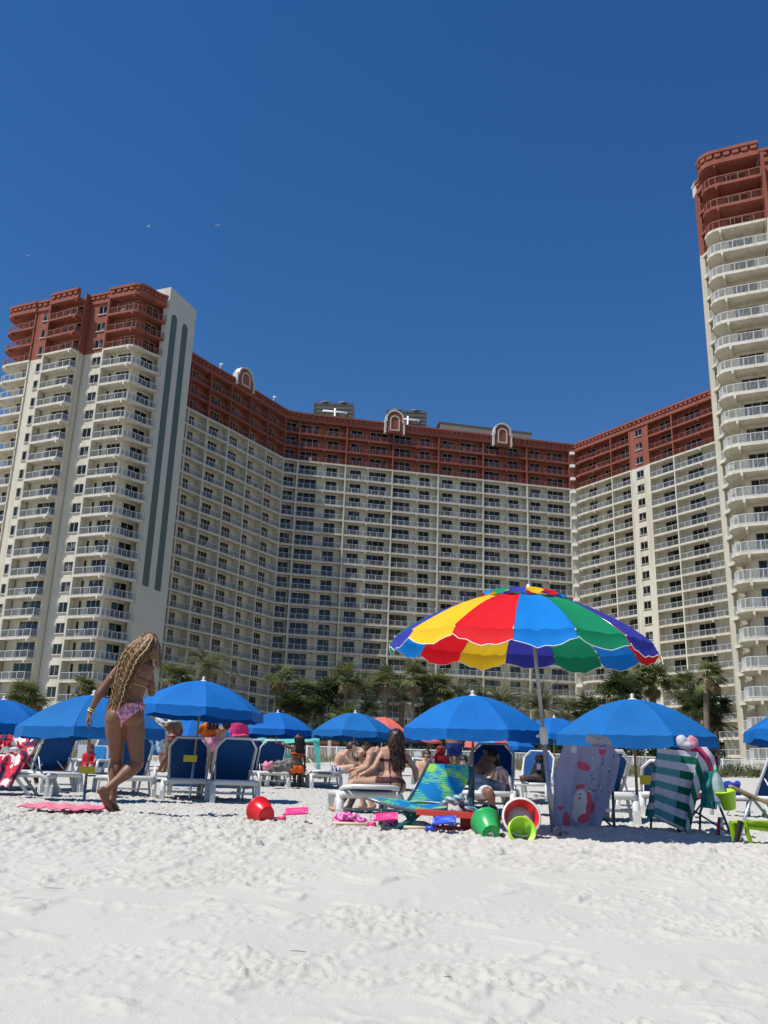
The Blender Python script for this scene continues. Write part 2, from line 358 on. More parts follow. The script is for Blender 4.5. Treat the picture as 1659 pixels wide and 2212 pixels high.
def V2(p): return Vector((p[0], p[1], 0))
def polyline_offset(pts, d):
    out = []
    n = len(pts)
    for i in range(n):
        t = (V2(pts[min(i+1,n-1)])-V2(pts[max(i-1,0)])).normalized(); nn = Vector((-t.y, t.x, 0))
        out.append((pts[i][0]+nn.x*d, pts[i][1]+nn.y*d))
    return out
def resample(pts, step):
    out = []; 
    for a, b in zip(pts[:-1], pts[1:]):
        a = V2(a); b = V2(b); k = max(1, round((b-a).length/step))
        for i in range(k): out.append(a+(b-a)*i/k)
    out.append(V2(pts[-1])); return out
class Building:
    def __init__(s, label, loc):
        s.root = thing('apartment_building', label, 'building', loc)
        s.slab = {}; s.wall = MB(); s.rails = []; s.wins = []
    def slabmb(s, k):
        k = (k, getattr(s, 'seg', 0))
        if k not in s.slab: s.slab[k] = MB()
        return s.slab[k]
    def rail_mb(s, pts, sp=.12, sub=1.35):
        m = MB(); line = polyline_offset(pts, .10)
        for a, b in zip(line[:-1], line[1:]):
            m.bar((*a,1.07),(*b,1.07), .07, .05); m.bar((*a,.12),(*b,.12), .05, .05)
        for p in resample(line, sp): m.box(p.x-.011,p.x+.011,p.y-.011,p.y+.011,.12,1.06,1)
        for p in resample(line, sub): m.box(p.x-.032,p.x+.032,p.y-.032,p.y+.032,0,1.10)
        return m
    def win_mb(s, a, b, n, h=2.45, z0=.02, fr=.06, sill=False):
        """sliding door / window of n panes between a and b (on the wall line), set .12 into the wall"""
        m = MB(); a = V2(a); b = V2(b); d = (b-a); L = d.length; d /= L; nn = Vector((-d.y, d.x, 0))
        o = nn*.12
        def P(t, z, k=0): return a+d*t+o-nn*k+Vector((0,0,z))
        for (t0,t1,za,zb) in [(0,L,z0,z0+fr),(0,L,z0+h-fr,z0+h)]+[(L*i/n-fr*.5 if i else 0, L*i/n+fr*.5 if i < n else L, z0,z0+h) for i in range(n+1)]:
            if t0 == 0 and t1 != L: t1 = fr
            if t1 == L and t0 != 0: t0 = L-fr
            c = (P(t0,za)+P(t1,zb))/2; m.obox(c-nn*.01, d*(t1-t0)/2, nn*.045, Vector((0,0,(zb-za)/2)), 0)
        m.add([P(.02,z0+.02,-.005),P(L-.02,z0+.02,-.005),P(L-.02,z0+h-.02,-.005),P(.02,z0+h-.02,-.005)], [(0,1,2,3)], 1)
        if sill:
            m.obox(P(L/2,z0-.05,.19), d*(L/2+.08), nn*.1, Vector((0,0,.045)), 2)
        return m
    def wallpiece(s, a, b, z0, z1, th=.25, m=0):
        a = V2(a); b = V2(b); d = (b-a); L = d.length
        if L < .01: return
        d /= L; nn = Vector((-d.y,d.x,0))
        s.wall.obox((a+b)/2+nn*th/2+Vector((0,0,(z0+z1)/2)), d*L/2, nn*th/2, Vector((0,0,(z1-z0)/2)), m)
    def split(s, f, z0, z1):      # cream below ZB, red above
        if z0 < ZB: f(z0, min(z1, ZB), 0)
        if z1 > ZB: f(max(z0, ZB), z1, 1)
    def wall_run(s, a, b, doors, z0, z1, floors, h=2.45, zoff=.02):
        """wall from a to b with openings (t0,t1,n) on each floor"""
        a = V2(a); b = V2(b); L = (b-a).length
        cur = 0
        for (t0, t1, n) in sorted(doors):
            A = a+(b-a)*t0; B = a+(b-a)*t1
            s.split(lambda p,q,m: s.wallpiece(a+(b-a)*cur, A, p, q, m=m), z0, z1)
            cur = t1
            zs = []
            for k in floors:
                zf = ZB+HF*k
                zs.append((zf+zoff, zf+zoff+h))
                s.wins.append((A.copy(), B.copy(), n, h, zf+zoff))
            prev = z0
            for (p0, p1) in zs:
                if p0-prev > .03: s.split(lambda p,q,m: s.wallpiece(A, B, p, q, m=m), prev, p0)
                prev = p1
            s.split(lambda p,q,m: s.wallpiece(A, B, p, q, m=m), prev, z1)
        s.split(lambda p,q,m: s.wallpiece(a+(b-a)*cur, b, p, q, m=m), z0, z1)
    def stack(s, front, wall, floors, doors, stubs=(), rail_pts=None, cornice=True):
        """balconies: front = slab edge polyline (left to right), wall = wall polyline; doors = {segment: [(t0,t1,n)]}"""
        if getattr(s, 'autoseg', False): s.seg = getattr(s, 'seg', 0)+1
        poly = list(front)+list(reversed(wall))
        for k in list(floors)+[3]:
            z = ZB+HF*k; m = 0 if k <= 0 else 1
            s.slabmb(k).prism(poly, z-.22, z, m)
            fo = polyline_offset(front, -.03)
            for a, b in zip(fo[:-1], fo[1:]):
                s.slabmb(k).bar((a[0],a[1],z-.14),(b[0],b[1],z-.14), .10, .30, m)
            for (i, t, L) in stubs:
                a = V2(front[i]); b = V2(front[i+1]); d = (b-a).normalized(); nn = Vector((-d.y,d.x,0)); c = a+(b-a)*t-nn*.1
                s.slabmb(k).bar(c+Vector((0,0,z-.42)), c+nn*L+Vector((0,0,z-.42)), .24, .42, m)
        for i in range(len(wall)-1):
            s.wall_run(wall[i], wall[i+1], doors.get(i, []), G0, ZR, floors)
        rp = rail_pts if rail_pts else front
        s.rails.append((rp, list(floors)))
        if cornice: s.cornice(front)
    def divider(s, p, q, th=.26):
        """fin wall from the slab edge p back to the wall q"""
        p = V2(p); q = V2(q); d = (p-q).normalized(); p = p+d*.12
        def f(z0,z1,m): s.pil.append((p,q,th,z0,z1,m))
        if not hasattr(s,'pil'): s.pil = []
        s.pil.append((p,q,th))
    def cornice(s, front, out=.42):
        m = s.par
        line = polyline_offset(front, -out); inner = polyline_offset(front, .25)
        m.prism(list(line)+list(reversed(inner)), ZT-.38, ZT, 0)
        l2 = polyline_offset(front, -.2)
        m.prism(list(l2)+list(reversed(inner)), ZR-.28, ZR+.42, 0)
        l3 = polyline_offset(front, -.05)
        m.prism(list(l3)+list(reversed(inner)), ZR+.42, ZT-.38, 0)
        pts = resample(polyline_offset(front, -.18), 1.05)
        for a, b in zip(pts[:-1], pts[1:]):
            c = (a+b)/2; d = (b-a).normalized(); nn = Vector((-d.y,d.x,0))
            m.obox(c+Vector((0,0,ZR+.75)), d*.33, nn*.16, Vector((0,0,.22)), 0)
    def flat_strip(s, a, b, floors, win=None, cornice=True, n=2):
        """plain wall with a two-pane window on each floor"""
        d = [(win[0], win[1], n)] if win else []
        s.wall_run(a, b, d, G0, ZR, floors, h=1.45, zoff=.75)
        if cornice: s.cornice([a, b])
    def finish(s, size=100):
        root = s.root
        for k, m in s.slab.items(): m.build('floor_slab', [M_cream, M_red], root)
        s.wall.build('wall', [M_cream, M_red], root)
        s.par.build('parapet', [M_red], root)
        for (p, q, th) in getattr(s, 'pil', []):
            m = MB()
            def f(z0,z1,mi):
                d = (q-p); L = d.length; d /= L; sd = Vector((-d.y,d.x,0))
                m.obox((p+q)/2+Vector((0,0,(z0+z1)/2)), d*L/2, sd*th/2, Vector((0,0,(z1-z0)/2)), mi)
            s.split(f, G0-.5, ZR-.05)
            m.build('pillar', [M_cream, M_red], root)
        O = root.location
        def inframe(p):
            q = proj(p); return q is not None and -20 < q[0] < 1680 and -20 < q[1] < 1700
        def emit(items, name, mats, maker):
            # items: (key, z, x, y, red)
            items.sort(key=lambda it: (it['d']))
            vis = [it for it in items if it['vis']]; keep = vis[:size]; rest = vis[size:]+[it for it in items if not it['vis']]
            cache = {}
            for it in keep:
                if it['key'] not in cache:
                    mb = maker(it); cache[it['key']] = mb.mesh(name, mats(it), (O.x, O.y, 0))
                ob = bpy.data.objects.new(name, cache[it['key']]); COL.objects.link(ob); ob.parent = root; ob.location = (0,0,it['z']-O.z)
            if rest:
                big = MB(); c2 = {}; allm = None
                for it in rest:
                    k2 = (it['key'][0],)
                    if k2 not in c2: c2[k2] = maker(it)
                    mb = c2[k2]; b = len(big.V); off = it['moff']
                    big.V.extend([(v[0],v[1],v[2]+it['z']) for v in mb.V]); big.F.extend([tuple(b+i for i in f) for f in mb.F])
                    big.M.extend([mm+off for mm in mb.M]); big.S.extend(mb.S)
                ob = big.build(name, s.allmats[name], root); ob['kind'] = 'stuff'
        s.allmats = {'railing': [M_railw, getattr(s, 'bal', M_bal), M_railr, M_balr], 'window': [M_frame, M_glass, M_wtrim]}
        items = []
        for i, (pts, floors) in enumerate(s.rails):
            c = sum((V2(p) for p in pts), Vector((0,0,0)))/len(pts)
            for k in floors:
                z = ZB+HF*k; P = c+Vector((0,0,z+.5)); red = k >= 0
                items.append(dict(key=(i,red), z=z, d=(P-CAM).length, vis=inframe(P), red=red, moff=2 if red else 0, pts=pts))
        emit(items, 'railing', lambda it: [M_railr, M_balr] if it['red'] else [M_railw, getattr(s, 'bal', M_bal)], lambda it: s.rail_mb(it['pts']))
        items = []
        for (A, B, n, h, z) in s.wins:
            P = (A+B)/2+Vector((0,0,z+1)); key = (round(A.x,2),round(A.y,2),n)
            items.append(dict(key=(key,), z=z, d=(P-CAM).length, vis=inframe(P), moff=0, a=A, b=B, n=n, h=h))
        emit(items, 'window', lambda it: [M_frame, M_glass, M_wtrim], lambda it: s.win_mb(it['a'], it['b'], it['n'], it['h'], z0=0, sill=it['h'] < 2))

def inset(p0, p1, d):   # wall line parallel to p0-p1, d behind
    a = V2(p0); b = V2(p1); t = (b-a).normalized(); n = Vector((-t.y,t.x,0)); return (a+n*d)[:2], (b+n*d)[:2]
FL = list(range(-20, 3))
# ---- the long block behind: left wing, centre and right wing
B = Building('long curved apartment block behind the palms, cream walls with red top three floors', (10, 172, G0)); B.par = MB()
LW = [(-37.0,138.9),(-34.4,143.6),(-31.8,147.9),(-28.8,152.5),(-25.9,157.6),(-23.1,162.4),(-20.2,167.3)]
CW = [(-17.5,168.3)]+[(-17.5+56.9*i/6, 168.3+12.5*i/6) for i in range(1,7)]
RW = [(40.7,180.9),(46.2,172.4),(48.9,168.2),(51.4,164.2),(54.6,159.3),(59.8,151.2),(65.2,142.9)]
dv = 1.35
def bay(p, q, doors, stubs=(), d=dv, floors=FL, div0=True, div1=False):
    w = inset(p, q, d)
    B.stack([p, q], [w[0], w[1]], floors, {0: doors}, [(0, t, .7) for t in stubs])
    if div0: B.divider(p, w[0])
    if div1: B.divider(q, w[1])
lw_doors = [[(.36,.66,2)],[(.36,.62,2)],[(.36,.78,3)],[(.34,.74,3)],[(.36,.62,2)],[(.34,.70,3)]]
for i in range(6): bay(LW[i], LW[i+1], lw_doors[i], div1=(i == 5))
bay(LW[6], CW[0], [(.12,.88,2)])
for i in range(6):
    if i % 2 == 0: bay(CW[i], CW[i+1], [(.05,.42,3),(.62,.85,2)], (.53,))
    else: bay(CW[i], CW[i+1], [(.12,.36,2),(.53,.90,3)], (.47,), div1=(i == 5))
B.flat_strip(CW[6], RW[0], FL, None); B.seg = 1
bay(RW[0], RW[1], [(.24,.46,2),(.70,.88,2)], (.08,.50))
bay(RW[1], RW[2], [(.28,.74,2)], ())
B.divider(RW[2], inset(RW[2], RW[3], dv)[0]); B.flat_strip(RW[2], RW[3], FL, (.3,.68)); B.seg = 2
bay(RW[3], RW[4], [(.32,.78,2)], ())
bay(RW[4], RW[5], [(.20,.56,3)], (.62,))
bay(RW[5], RW[6], [(.20,.56,3)], (.62,))
core = MB()
front = LW+CW+RW
def mitre(pts, d):
    out = []; n = len(pts)
    for i in range(n):
        def nrm(a, b):
            t = (V2(b)-V2(a)).normalized(); return Vector((-t.y, t.x, 0))
        n1 = nrm(pts[max(i-1,0)], pts[max(i,1)]); n2 = nrm(pts[min(i,n-2)], pts[min(i+1,n-1)])
        m_ = (n1+n2).normalized(); m_ = m_*(d/max(.4, m_.dot(n1))); out.append((pts[i][0]+m_.x, pts[i][1]+m_.y))
    return out
core.prism(mitre(front, 1.72)+mitre(front, 15)[::-1], 0, ZR+.1, 0)
core.build('rear_wall', [M_cream], B.root)
# ac boxes on the narrow strip
a = V2(CW[6])+(V2(RW[0])-V2(CW[6]))*.5
for k in FL:
    z = ZB+HF*k+2.1
    MB().obox((a.x-.1, a.y-.35, z), (.5,0,0), (0,.35,0), (0,0,.27)).build('vent_box', [M_white], B.root)
def gable(c, dirv, w, z0, h, parent, wing=False):
    d = Vector(dirv).normalized(); nn = Vector((-d.y,d.x,0)); c = V2(c)-nn*.62
    def prof(w2, zb, ht, k=14):
        P = [(-w2, zb), (-w2, zb+ht-w2)]+[(-w2*math.cos(math.pi*i/k), zb+ht-w2+w2*math.sin(math.pi*i/k)) for i in range(1,k)]+[(w2, zb+ht-w2),(w2, zb)]
        return P
    def ext(P, t0, t1, m, mb):
        n = len(P); vs = [c+d*x+Vector((0,0,z))+nn*t0 for x,z in P]+[c+d*x+Vector((0,0,z))+nn*t1 for x,z in P]
        mb.add(vs, [tuple(range(n)), tuple(range(2*n-1,n-1,-1))]+[(i,n+i,n+(i+1)%n,(i+1)%n) for i in range(n)], m)
    def ring(P, Q, t0, t1, mb, m=0):
        n = len(P); vs = []
        for t in (t0, t1):
            for X in (P, Q): vs += [c+d*x+Vector((0,0,z))+nn*t for x,z in X]
        fs = []
        for i in range(n-1):
            fs += [(i,i+1,n+i+1,n+i),(2*n+i,3*n+i,3*n+i+1,2*n+i+1),(i,2*n+i,2*n+i+1,i+1),(n+i,n+i+1,3*n+i+1,3*n+i)]
        mb.add(vs, fs, m)
    g = MB(); w2 = w/2
    sh = MB().add([],[])
    ext([(-w2,z0),(-w2,z0+h*.56),(w2,z0+h*.56),(w2,z0)], .0, .9, 0, g)
    ext([(x*.80,z) for x,z in prof(w2, z0+.01, h-.02)], -.06, .96, 0, g)
    go = g.build('gable', [M_red], parent)
    t = MB(); P = prof(w2*.82, z0+h*.5, h*.52); Q = prof(w2*.82+.30, z0+h*.5, h*.52+.30); ring(P, Q, -.22, 1.05, t)
    for sgn in (-1,1): t.obox(c+d*sgn*(w2+.02)+nn*.4+Vector((0,0,z0+h*.29)), d*.17, nn*.58, Vector((0,0,h*.31)))
    P = prof(w2*.42, z0+h*.16, h*.62); Q = prof(w2*.42+.2, z0+h*.16-.05, h*.62+.25); ring(P, Q, -.2, .1, t)
    t.obox(c+nn*-.05+Vector((0,0,z0+h*.16-.12)), d*(w2*.42+.2), nn*.15, Vector((0,0,.1)))
    t.build('trim', [M_wtrim], go)
g1 = V2(CW[2]); gable((g1.x+.05,g1.y), (56.9,12.5,0), 3.9, ZR-.9, 4.7, B.root)
g2 = V2(CW[4])+ (V2(CW[5])-V2(CW[4]))*.42; gable(g2[:2], (56.9,12.5,0), 3.9, ZR-.9, 4.7, B.root)
g3 = (V2(LW[3])+V2(LW[4]))/2; gable(g3[:2], (14.3,24.1,0), 4.8, ZR+.3, 3.8, B.root)
B.finish()
# roof plant
def cooling(x0, x1, y0, y1, z0, z1, label, p=None):
    r = thing('cooling_tower', label, 'cooling tower', ((x0+x1)/2, (y0+y1)/2, z0), 0, 'cooling towers on the roof')
    b = MB(); b.box(x0,x1,y0,y1,z0,z1)
    n = 9
    for i in range(n):
        z = z0+(z1-z0)*(i+.5)/n; b.box(x0-.06,x1+.06,y0-.08,y0-.002,z-.10,z+.06)
    for x in (x0+.05, (x0+x1)/2, x1-.05): b.box(x-.12,x+.12,y0-.14,y0-.082,z0,z1)
    b.build('housing', [M_grey], r)
    for cx in (x0+(x1-x0)*.27, x0+(x1-x0)*.73):
        MB().lathe([(1.5,0),(1.5,.2),(1.3,.42),(.6,.55),(0,.56)], 20, c=(cx,(y0+y1)/2-1.5,z1)).build('fan_cowl', [M_grey], r)
    t = MB(); cx = (x0+x1)/2+.3; yf = y0-.45
    zp = z1-2.3; t.tube([(cx,yf,z0),(cx,yf,zp+.8)], .2, 10); t.tube([(cx-2.5,yf,zp+.2),(cx+2.4,yf,zp-.1)], .2, 10)
    t.tube([(cx-2.5,yf,zp+.2),(cx-2.5,yf+.6,zp+.2)], .2, 8); t.tube([(cx+2.4,yf,zp-.1),(cx+2.4,yf+.6,zp-.1)], .2, 8)
    t.build('pipe', [M_white], r)
cooling(-15.8,-7.2,178.5,184,ZR+.11,ZT+6.9, 'grey louvred cooling tower with white cross pipes, further left on the roof')
cooling(-.2,8.6,180.5,186,ZR+.11,ZT+6.5, 'grey louvred cooling tower partly behind the arched gable')
pm = MB(); pm.prism([(11.6,181.5),(32,186),(31,191),(11,187)], ZR+.11, ZT+4.0, 0); pm.prism([(11.2,181),(32.4,185.7),(31.4,191.3),(10.6,187.3)], ZT+4.0, ZT+4.4, 1)
pm.build('penthouse', [mat('tan_wall', (.40,.37,.31), .8, .05, .5), M_grey], None, label='long low tan penthouse on the roof with dark eave', cat='penthouse')
pr = MB(); c = V2((36.5,186.5)); q = [(c.x-4.6,c.y-3.2),(c.x+4.6,c.y-2.0),(c.x+4,c.y+4),(c.x-5,c.y+3)]
pr.prism(q, ZR+.11, ZT+.5, 0); pr.add([(*q[0],ZT+.5),(*q[1],ZT+.5),(*q[2],ZT+.5),(*q[3],ZT+.5),(c.x,c.y,ZT+2.0)], [(0,1,4),(1,2,4),(2,3,4),(3,0,4)], 1)
pr.build('roof_turret', [M_red, mat('tile', (.16,.07,.05), .8, .2, 4)], None, label='low hipped tile roof turret at the corner of centre and right wing', cat='turret')

# ---- left tower
T = Building('tall tower at the left with teal stripes on its pale end wall', (-47, 128, G0)); T.par = MB(); T.autoseg = True
A_f = [(-59.6,134.5),(-60.9,132.0),(-61.2,130.4),(-60.9,129.5),(-60.2,128.9),(-55.8,127.0)]
A_w = [(-58.2,134.5),(-58.8,130.1),(-55.4,128.45)]
T.stack(A_f, A_w, FL, {1: [(.25,.9,3)]}, [(3,.95,.7)])
T.flat_strip((-55.75,127.2), (-52.75,126.0), FL, (.42,.86)); T.wallpiece((-55.8,127.0),(-55.0,128.9),G0,ZB,.2,0); T.wallpiece((-55.8,127.0),(-55.0,128.9),ZB,ZR,.2,1)
B_f = [(-52.75,124.7),(-47.75,122.35),(-47.0,123.5)]; B_w = [(-52.2,126.0),(-46.85,124.0)]
T.stack(B_f, B_w, FL, {0: [(.30,.86,3)]}, [(0,.93,.7)], cornice=False); T.cornice([(-52.75,124.7),(-47.7,122.35)])
for (p,q) in [((-47.0,123.5),(-46.5,124.9)), ((-52.75,124.75),(-52.3,126.5))]:
    T.wallpiece(p, q, G0, ZB, .25, 0); T.wallpiece(p, q, ZB, ZT-.1, .25, 1)
T.flat_strip((-46.5,124.6), (-42.9,123.2), FL, (.42,.82))
C_f = [(-42.9,122.3),(-38.6,120.6),(-38.0,120.65),(-37.4,121.0),(-36.9,121.6),(-36.5,122.3),(-36.0,123.0),(-35.4,123.6),(-34.6,124.1)]
C_w = [(-42.5,123.75),(-38.3,122.25),(-35.25,126.4)]
T.stack(C_f, C_w, FL, {0: [(.08,.20,1),(.38,.90,3)], 1: [(.28,.72,2)]}, [(0,.97,.8)])
T.wallpiece((-42.9,122.3),(-42.3,124.4),G0,ZB,.25,0); T.wallpiece((-42.9,122.3),(-42.3,124.4),ZB,ZR,.25,1)
T.finish()
cm = MB(); cm.prism([(-57.4,131.2),(-54.9,129.6),(-51.7,127.2),(-46.5,125.5),(-42.2,124.8),(-38.2,123.4),(-35.9,127.5),(-36,139),(-57.4,142)], 0, ZR+.1, 0); cm.build('rear_wall', [M_cream], T.root)
# pale end wall with the two stripes
pe = MB(); pa, pb = V2((-34.35,124.3)), V2((-31.75,131.4)); d = (pb-pa).normalized(); nn = Vector((-d.y,d.x,0)); PW = (pb-pa).length; ZP = 73.6
pe.obox((pa+pb)/2+nn*.5+Vector((0,0,ZP/2)), d*PW/2, nn*.5, Vector((0,0,ZP/2)), 0)
pe.obox((pa+pb)/2+nn*2.4-d*.0+Vector((0,0,ZT+.9)), d*PW/2, nn*1.4, Vector((0,0,.9)), 1)
po = pe.build('end_wall', [M_pier, M_wtrim], T.root)
for (t0, t1, zt) in ((.13,.33,ZP-4.0),(.54,.74,ZP-4.0)):
    st = MB(); x0, x1 = PW*t0, PW*t1; w2 = (x1-x0)/2; zb = 26.3
    P = [(x0,zb),(x1,zb)]+[((x0+x1)/2+w2*math.cos(math.pi*i/12), zt-w2+w2*math.sin(math.pi*i/12)) for i in range(13)]
    n = len(P); vs = [pa+d*x-nn*.01+Vector((0,0,z)) for x,z in P]+[pa+d*x-nn*.05+Vector((0,0,z)) for x,z in P]
    st.add(vs, [tuple(range(2*n-1,n-1,-1))]+[(i,(i+1)%n,n+(i+1)%n,n+i) for i in range(n)], 0); st.build('stripe', [M_teal], po)

# ---- right tower
Rt = Building('tall tower at the right edge with curved cream balconies and red top', (40, 90, G0)); Rt.par = MB(); Rt.bal = M_railw
R_f = [(36.95,92.9),(37.15,91.9),(36.95,90.9),(36.35,90.1),(35.95,89.3),(35.95,88.4),(36.25,87.85),(36.85,87.4),(41.25,85.35)]
R_w = [(38.7,93.1),(38.05,89.4),(41.85,87.5)]
Rt.stack(R_f, R_w, list(range(-21,3)), {1: [(.12,.72,3)]}, [(7,.01,2.2)])
def bigpillar(p, q, th):
    Rt.divider(p, q, th)
bigpillar((36.9,93.0),(37.1,93.7),.5); bigpillar((41.5,85.25),(42.2,87.8),.36)
Rt.flat_strip((42.0,86.9),(45.4,85.3), list(range(-21,3)), (.3,.7))
Rt.wallpiece((36.9,93.2),(39.2,93.2),G0,ZB,.25,0); Rt.wallpiece((36.9,93.2),(39.2,93.2),ZB,ZR,.25,1)
Rt.finish()
cm = MB(); cm.prism([(39.2,93.5),(38.85,90.5),(42.4,88.7),(45.6,85.7),(60,96),(54,106),(43,104)], 0, ZR+.1, 0); cm.build('rear_wall', [M_cream], Rt.root)
wb2 = MB(); wb2.box(36.68,37.9,92.75,93.9,ZT-1.5,ZT+.0); wb2.box(36.58,38.0,92.65,94.0,ZT-.1,ZT+.14); wb2.build('end_cap', [M_wtrim], Rt.root)
# ---------------------------------------------------------------- palms, shrubs, dune grass, fence, pool deck
M_trunk = mat('palm_trunk', (.16,.125,.09), .9, .3, 5, bump=.03, bscale=7, spec=.1, stretch=(1,1,5))
def leafmat(name, col, t=.35):
    m = cloth(name, col, t, .55, .35, 1.3, bump=0); return m
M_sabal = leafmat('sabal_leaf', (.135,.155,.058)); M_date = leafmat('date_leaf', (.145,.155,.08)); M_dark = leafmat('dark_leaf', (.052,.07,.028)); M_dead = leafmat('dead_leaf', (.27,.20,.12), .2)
M_grass = leafmat('dune_grass', (.17,.165,.075), .3)
def blade(mb, p, d, L, w, droop, m=0, seg=2, side=None):
    d = Vector(d).normalized(); sd = side if side is not None else d.cross(Vector((0,0,1)))
    if sd.length < .1: sd = Vector((1,0,0))
    sd = sd.normalized(); vs = []; P = Vector(p); dd = d.copy()
    for i in range(seg+1):
        f = i/seg; ww = w*(1-f*.85) if i else w*.5
        vs += [P-sd*ww/2, P+sd*ww/2]
        dd = (dd + Vector((0,0,-droop/seg))).normalized(); P = P+dd*L/seg
    mb.add(vs, [(2*i,2*i+1,2*i+3,2*i+2) for i in range(seg)], m)
def sabal_mesh(seed, n=30, R=1.0, wind=0.0, dead=8, mi=None):
    r = random.Random(seed); mb = MB()
    for i in range(n+dead):
        isd = i >= n
        el = r.uniform(-1.35,-.9) if isd else math.asin(max(-.75, min(.98, r.uniform(-.55, 1.0))))
        az = r.uniform(0, 2*math.pi)
        d = Vector((math.cos(az)*math.cos(el), math.sin(az)*math.cos(el), math.sin(el))); d = (d+Vector((wind,0,0))).normalized()
        L = r.uniform(.45,.7)*R; c = d*L; m = 1 if isd else 0
        mb.bar((0,0,0), c, .04, .03, m)
        out = d; side = out.cross(Vector((0,0,1)))
        if side.length < .2: side = Vector((1,0,0))
        side.normalize(); up = side.cross(out).normalized()
        tw = r.uniform(-.5,.5); side, up = side*math.cos(tw)+up*math.sin(tw), up*math.cos(tw)-side*math.sin(tw)
        nb = 17
        for k in range(nb):
            a = (k/(nb-1)-.5)*math.radians(215)
            bd = out*math.cos(a)+side*math.sin(a)+up*.18*abs(math.sin(a)) + Vector((wind*.6,0,0))
            blade(mb, c, bd, R*r.uniform(.62,.85)*(1-.25*abs(a)/1.9)*(.7 if isd else 1), R*.085, r.uniform(.5,1.1)+(.4 if isd else 0), m, 3, side=(side*math.cos(a)-out*math.sin(a)))
    return mb.mesh('crown', [M_sabal if mi is None else mi, M_dead])
def date_mesh(seed, n=46, R=1.0, mi=None, wind=0):
    r = random.Random(seed); mb = MB()
    for i in range(n):
        el = r.uniform(-.35, 1.35); az = r.uniform(0, 2*math.pi)
        d = Vector((math.cos(az)*math.cos(el)+wind, math.sin(az)*math.cos(el), math.sin(el))).normalized()
        P = Vector((0,0,0)); dd = d.copy(); S = 13; L = R*r.uniform(.85,1.1)
        side = d.cross(Vector((0,0,1)));
        if side.length < .1: side = Vector((1,0,0))
        side.normalize(); pts = [P.copy()]
        for k in range(S):
            dd = (dd+Vector((wind*.05,0,-.07-.06*k/S))).normalized(); Q = P+dd*L/S
            up = side.cross(dd)
            if k > 0:
                for sg in (-1,1):
                    for h in (0,.5):
                        o = P+(Q-P)*h
                        bd = side*sg*.85+dd*.55+up*.35
                        blade(mb, o, bd, R*.20*(1-.55*(k/S)**2), R*.026, .5, 0, 1, side=dd)
            P = Q; pts.append(P.copy())
        mb.tube(pts, [R*.012*(1-.7*j/S) for j in range(S+1)], 4, 0, caps=False)
    return mb.mesh('crown', [mi or M_date])
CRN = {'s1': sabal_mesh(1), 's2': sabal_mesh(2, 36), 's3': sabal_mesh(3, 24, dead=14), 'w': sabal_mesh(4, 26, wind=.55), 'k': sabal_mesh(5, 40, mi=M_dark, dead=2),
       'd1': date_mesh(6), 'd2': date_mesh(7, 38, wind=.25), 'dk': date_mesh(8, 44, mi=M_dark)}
def palm(u, v, D, kind, Y, label, lean=0, grp='palms in front of the long apartment block', tr=.16):
    c = at(u, v, Y); g = gz(c.x, Y)
    x0 = c.x-lean; root = thing('palm_tree', label, 'palm tree', (x0, Y, g), 0, grp)
    mb = MB(); H = c.z-g; k = 14; pts = []; rs = []
    for i in range(k+1):
        f = i/k; pts.append((x0+lean*f*f, Y, g-.2+(H+.1)*f)); rs.append(tr*(1.25-.35*f)*(1+.12*(i % 2)))
    mb.tube(pts, rs, 9); mb.build('trunk', [M_trunk], root)
    cr = bpy.data.objects.new('crown', CRN[kind]); COL.objects.link(cr); cr.parent = root
    cr.location = (lean, 0, H); s = D/2*(1.12 if kind[0] in 'sw' else 1.3); cr.scale = (s,s,s*(.95)); cr.rotation_euler = (rnd.uniform(-.1,.1), rnd.uniform(-.1,.1), rnd.uniform(-.3,.3) if kind in ('w','d2') else rnd.uniform(0,6.28))
    return root
palm(52,1503,3.5,'s2',100,'bushy fan palm at the far left in front of the tall tower', .5, 'palms in front of the left tower')
palm(76,1512,3.0,'s3',101,'fan palm with hanging dead leaves beside the bushy one at far left', 0, 'palms in front of the left tower')
palm(176,1487,3.0,'w',100,'small fan palm seen over a blue umbrella left of the walking woman', 0, 'palms in front of the left tower')
palm(368,1472,4.6,'w',104,'bright green low palm just right of the walking woman')
palm(450,1437,7.4,'d1',108,'largest feathery date palm above the blue umbrella beside the walking woman', tr=.3)
palm(604,1464,3.6,'s3',110,'slender fan palm standing alone before the corner of the block', .6)
palm(654,1506,5.0,'s2',112,'dense round fan palm right of the slender lone palm')
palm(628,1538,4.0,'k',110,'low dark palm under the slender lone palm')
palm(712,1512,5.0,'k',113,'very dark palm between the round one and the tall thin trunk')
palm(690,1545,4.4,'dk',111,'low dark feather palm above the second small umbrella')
palm(748,1465,3.8,'s1',110,'tall thin trunked fan palm above the middle small umbrella')
palm(790,1487,6.4,'d2',113,'pale feathery palm right behind the tall thin one')
palm(747,1556,3.4,'s1',106,'low fan palm tuft just over the middle small umbrella')
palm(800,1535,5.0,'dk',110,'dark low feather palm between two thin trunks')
palm(838,1470,3.8,'s3',110,'tall fan palm left of the rainbow umbrella edge')
palm(893,1464,4.0,'s1',109,'tall fan palm below the left tip of the rainbow umbrella', tr=.2)
palm(868,1515,5.2,'d1',111,'feathery palm low between the two tall fan palms', tr=.3)
palm(940,1492,4.8,'s2',112,'bushy fan palm under the yellow panel of the rainbow umbrella')
palm(990,1494,5.4,'d2',113,'feathery palm under the green panel of the rainbow umbrella')
palm(920,1540,4.4,'dk',110,'dark low palm behind the left shoulder of the broad blue umbrella')
palm(1085,1512,7.0,'d2',108,'wide feathery palm left of the rainbow umbrella pole', tr=.3)
palm(1040,1520,5.0,'dk',112,'dark feathery palm behind the top of the broad blue umbrella')
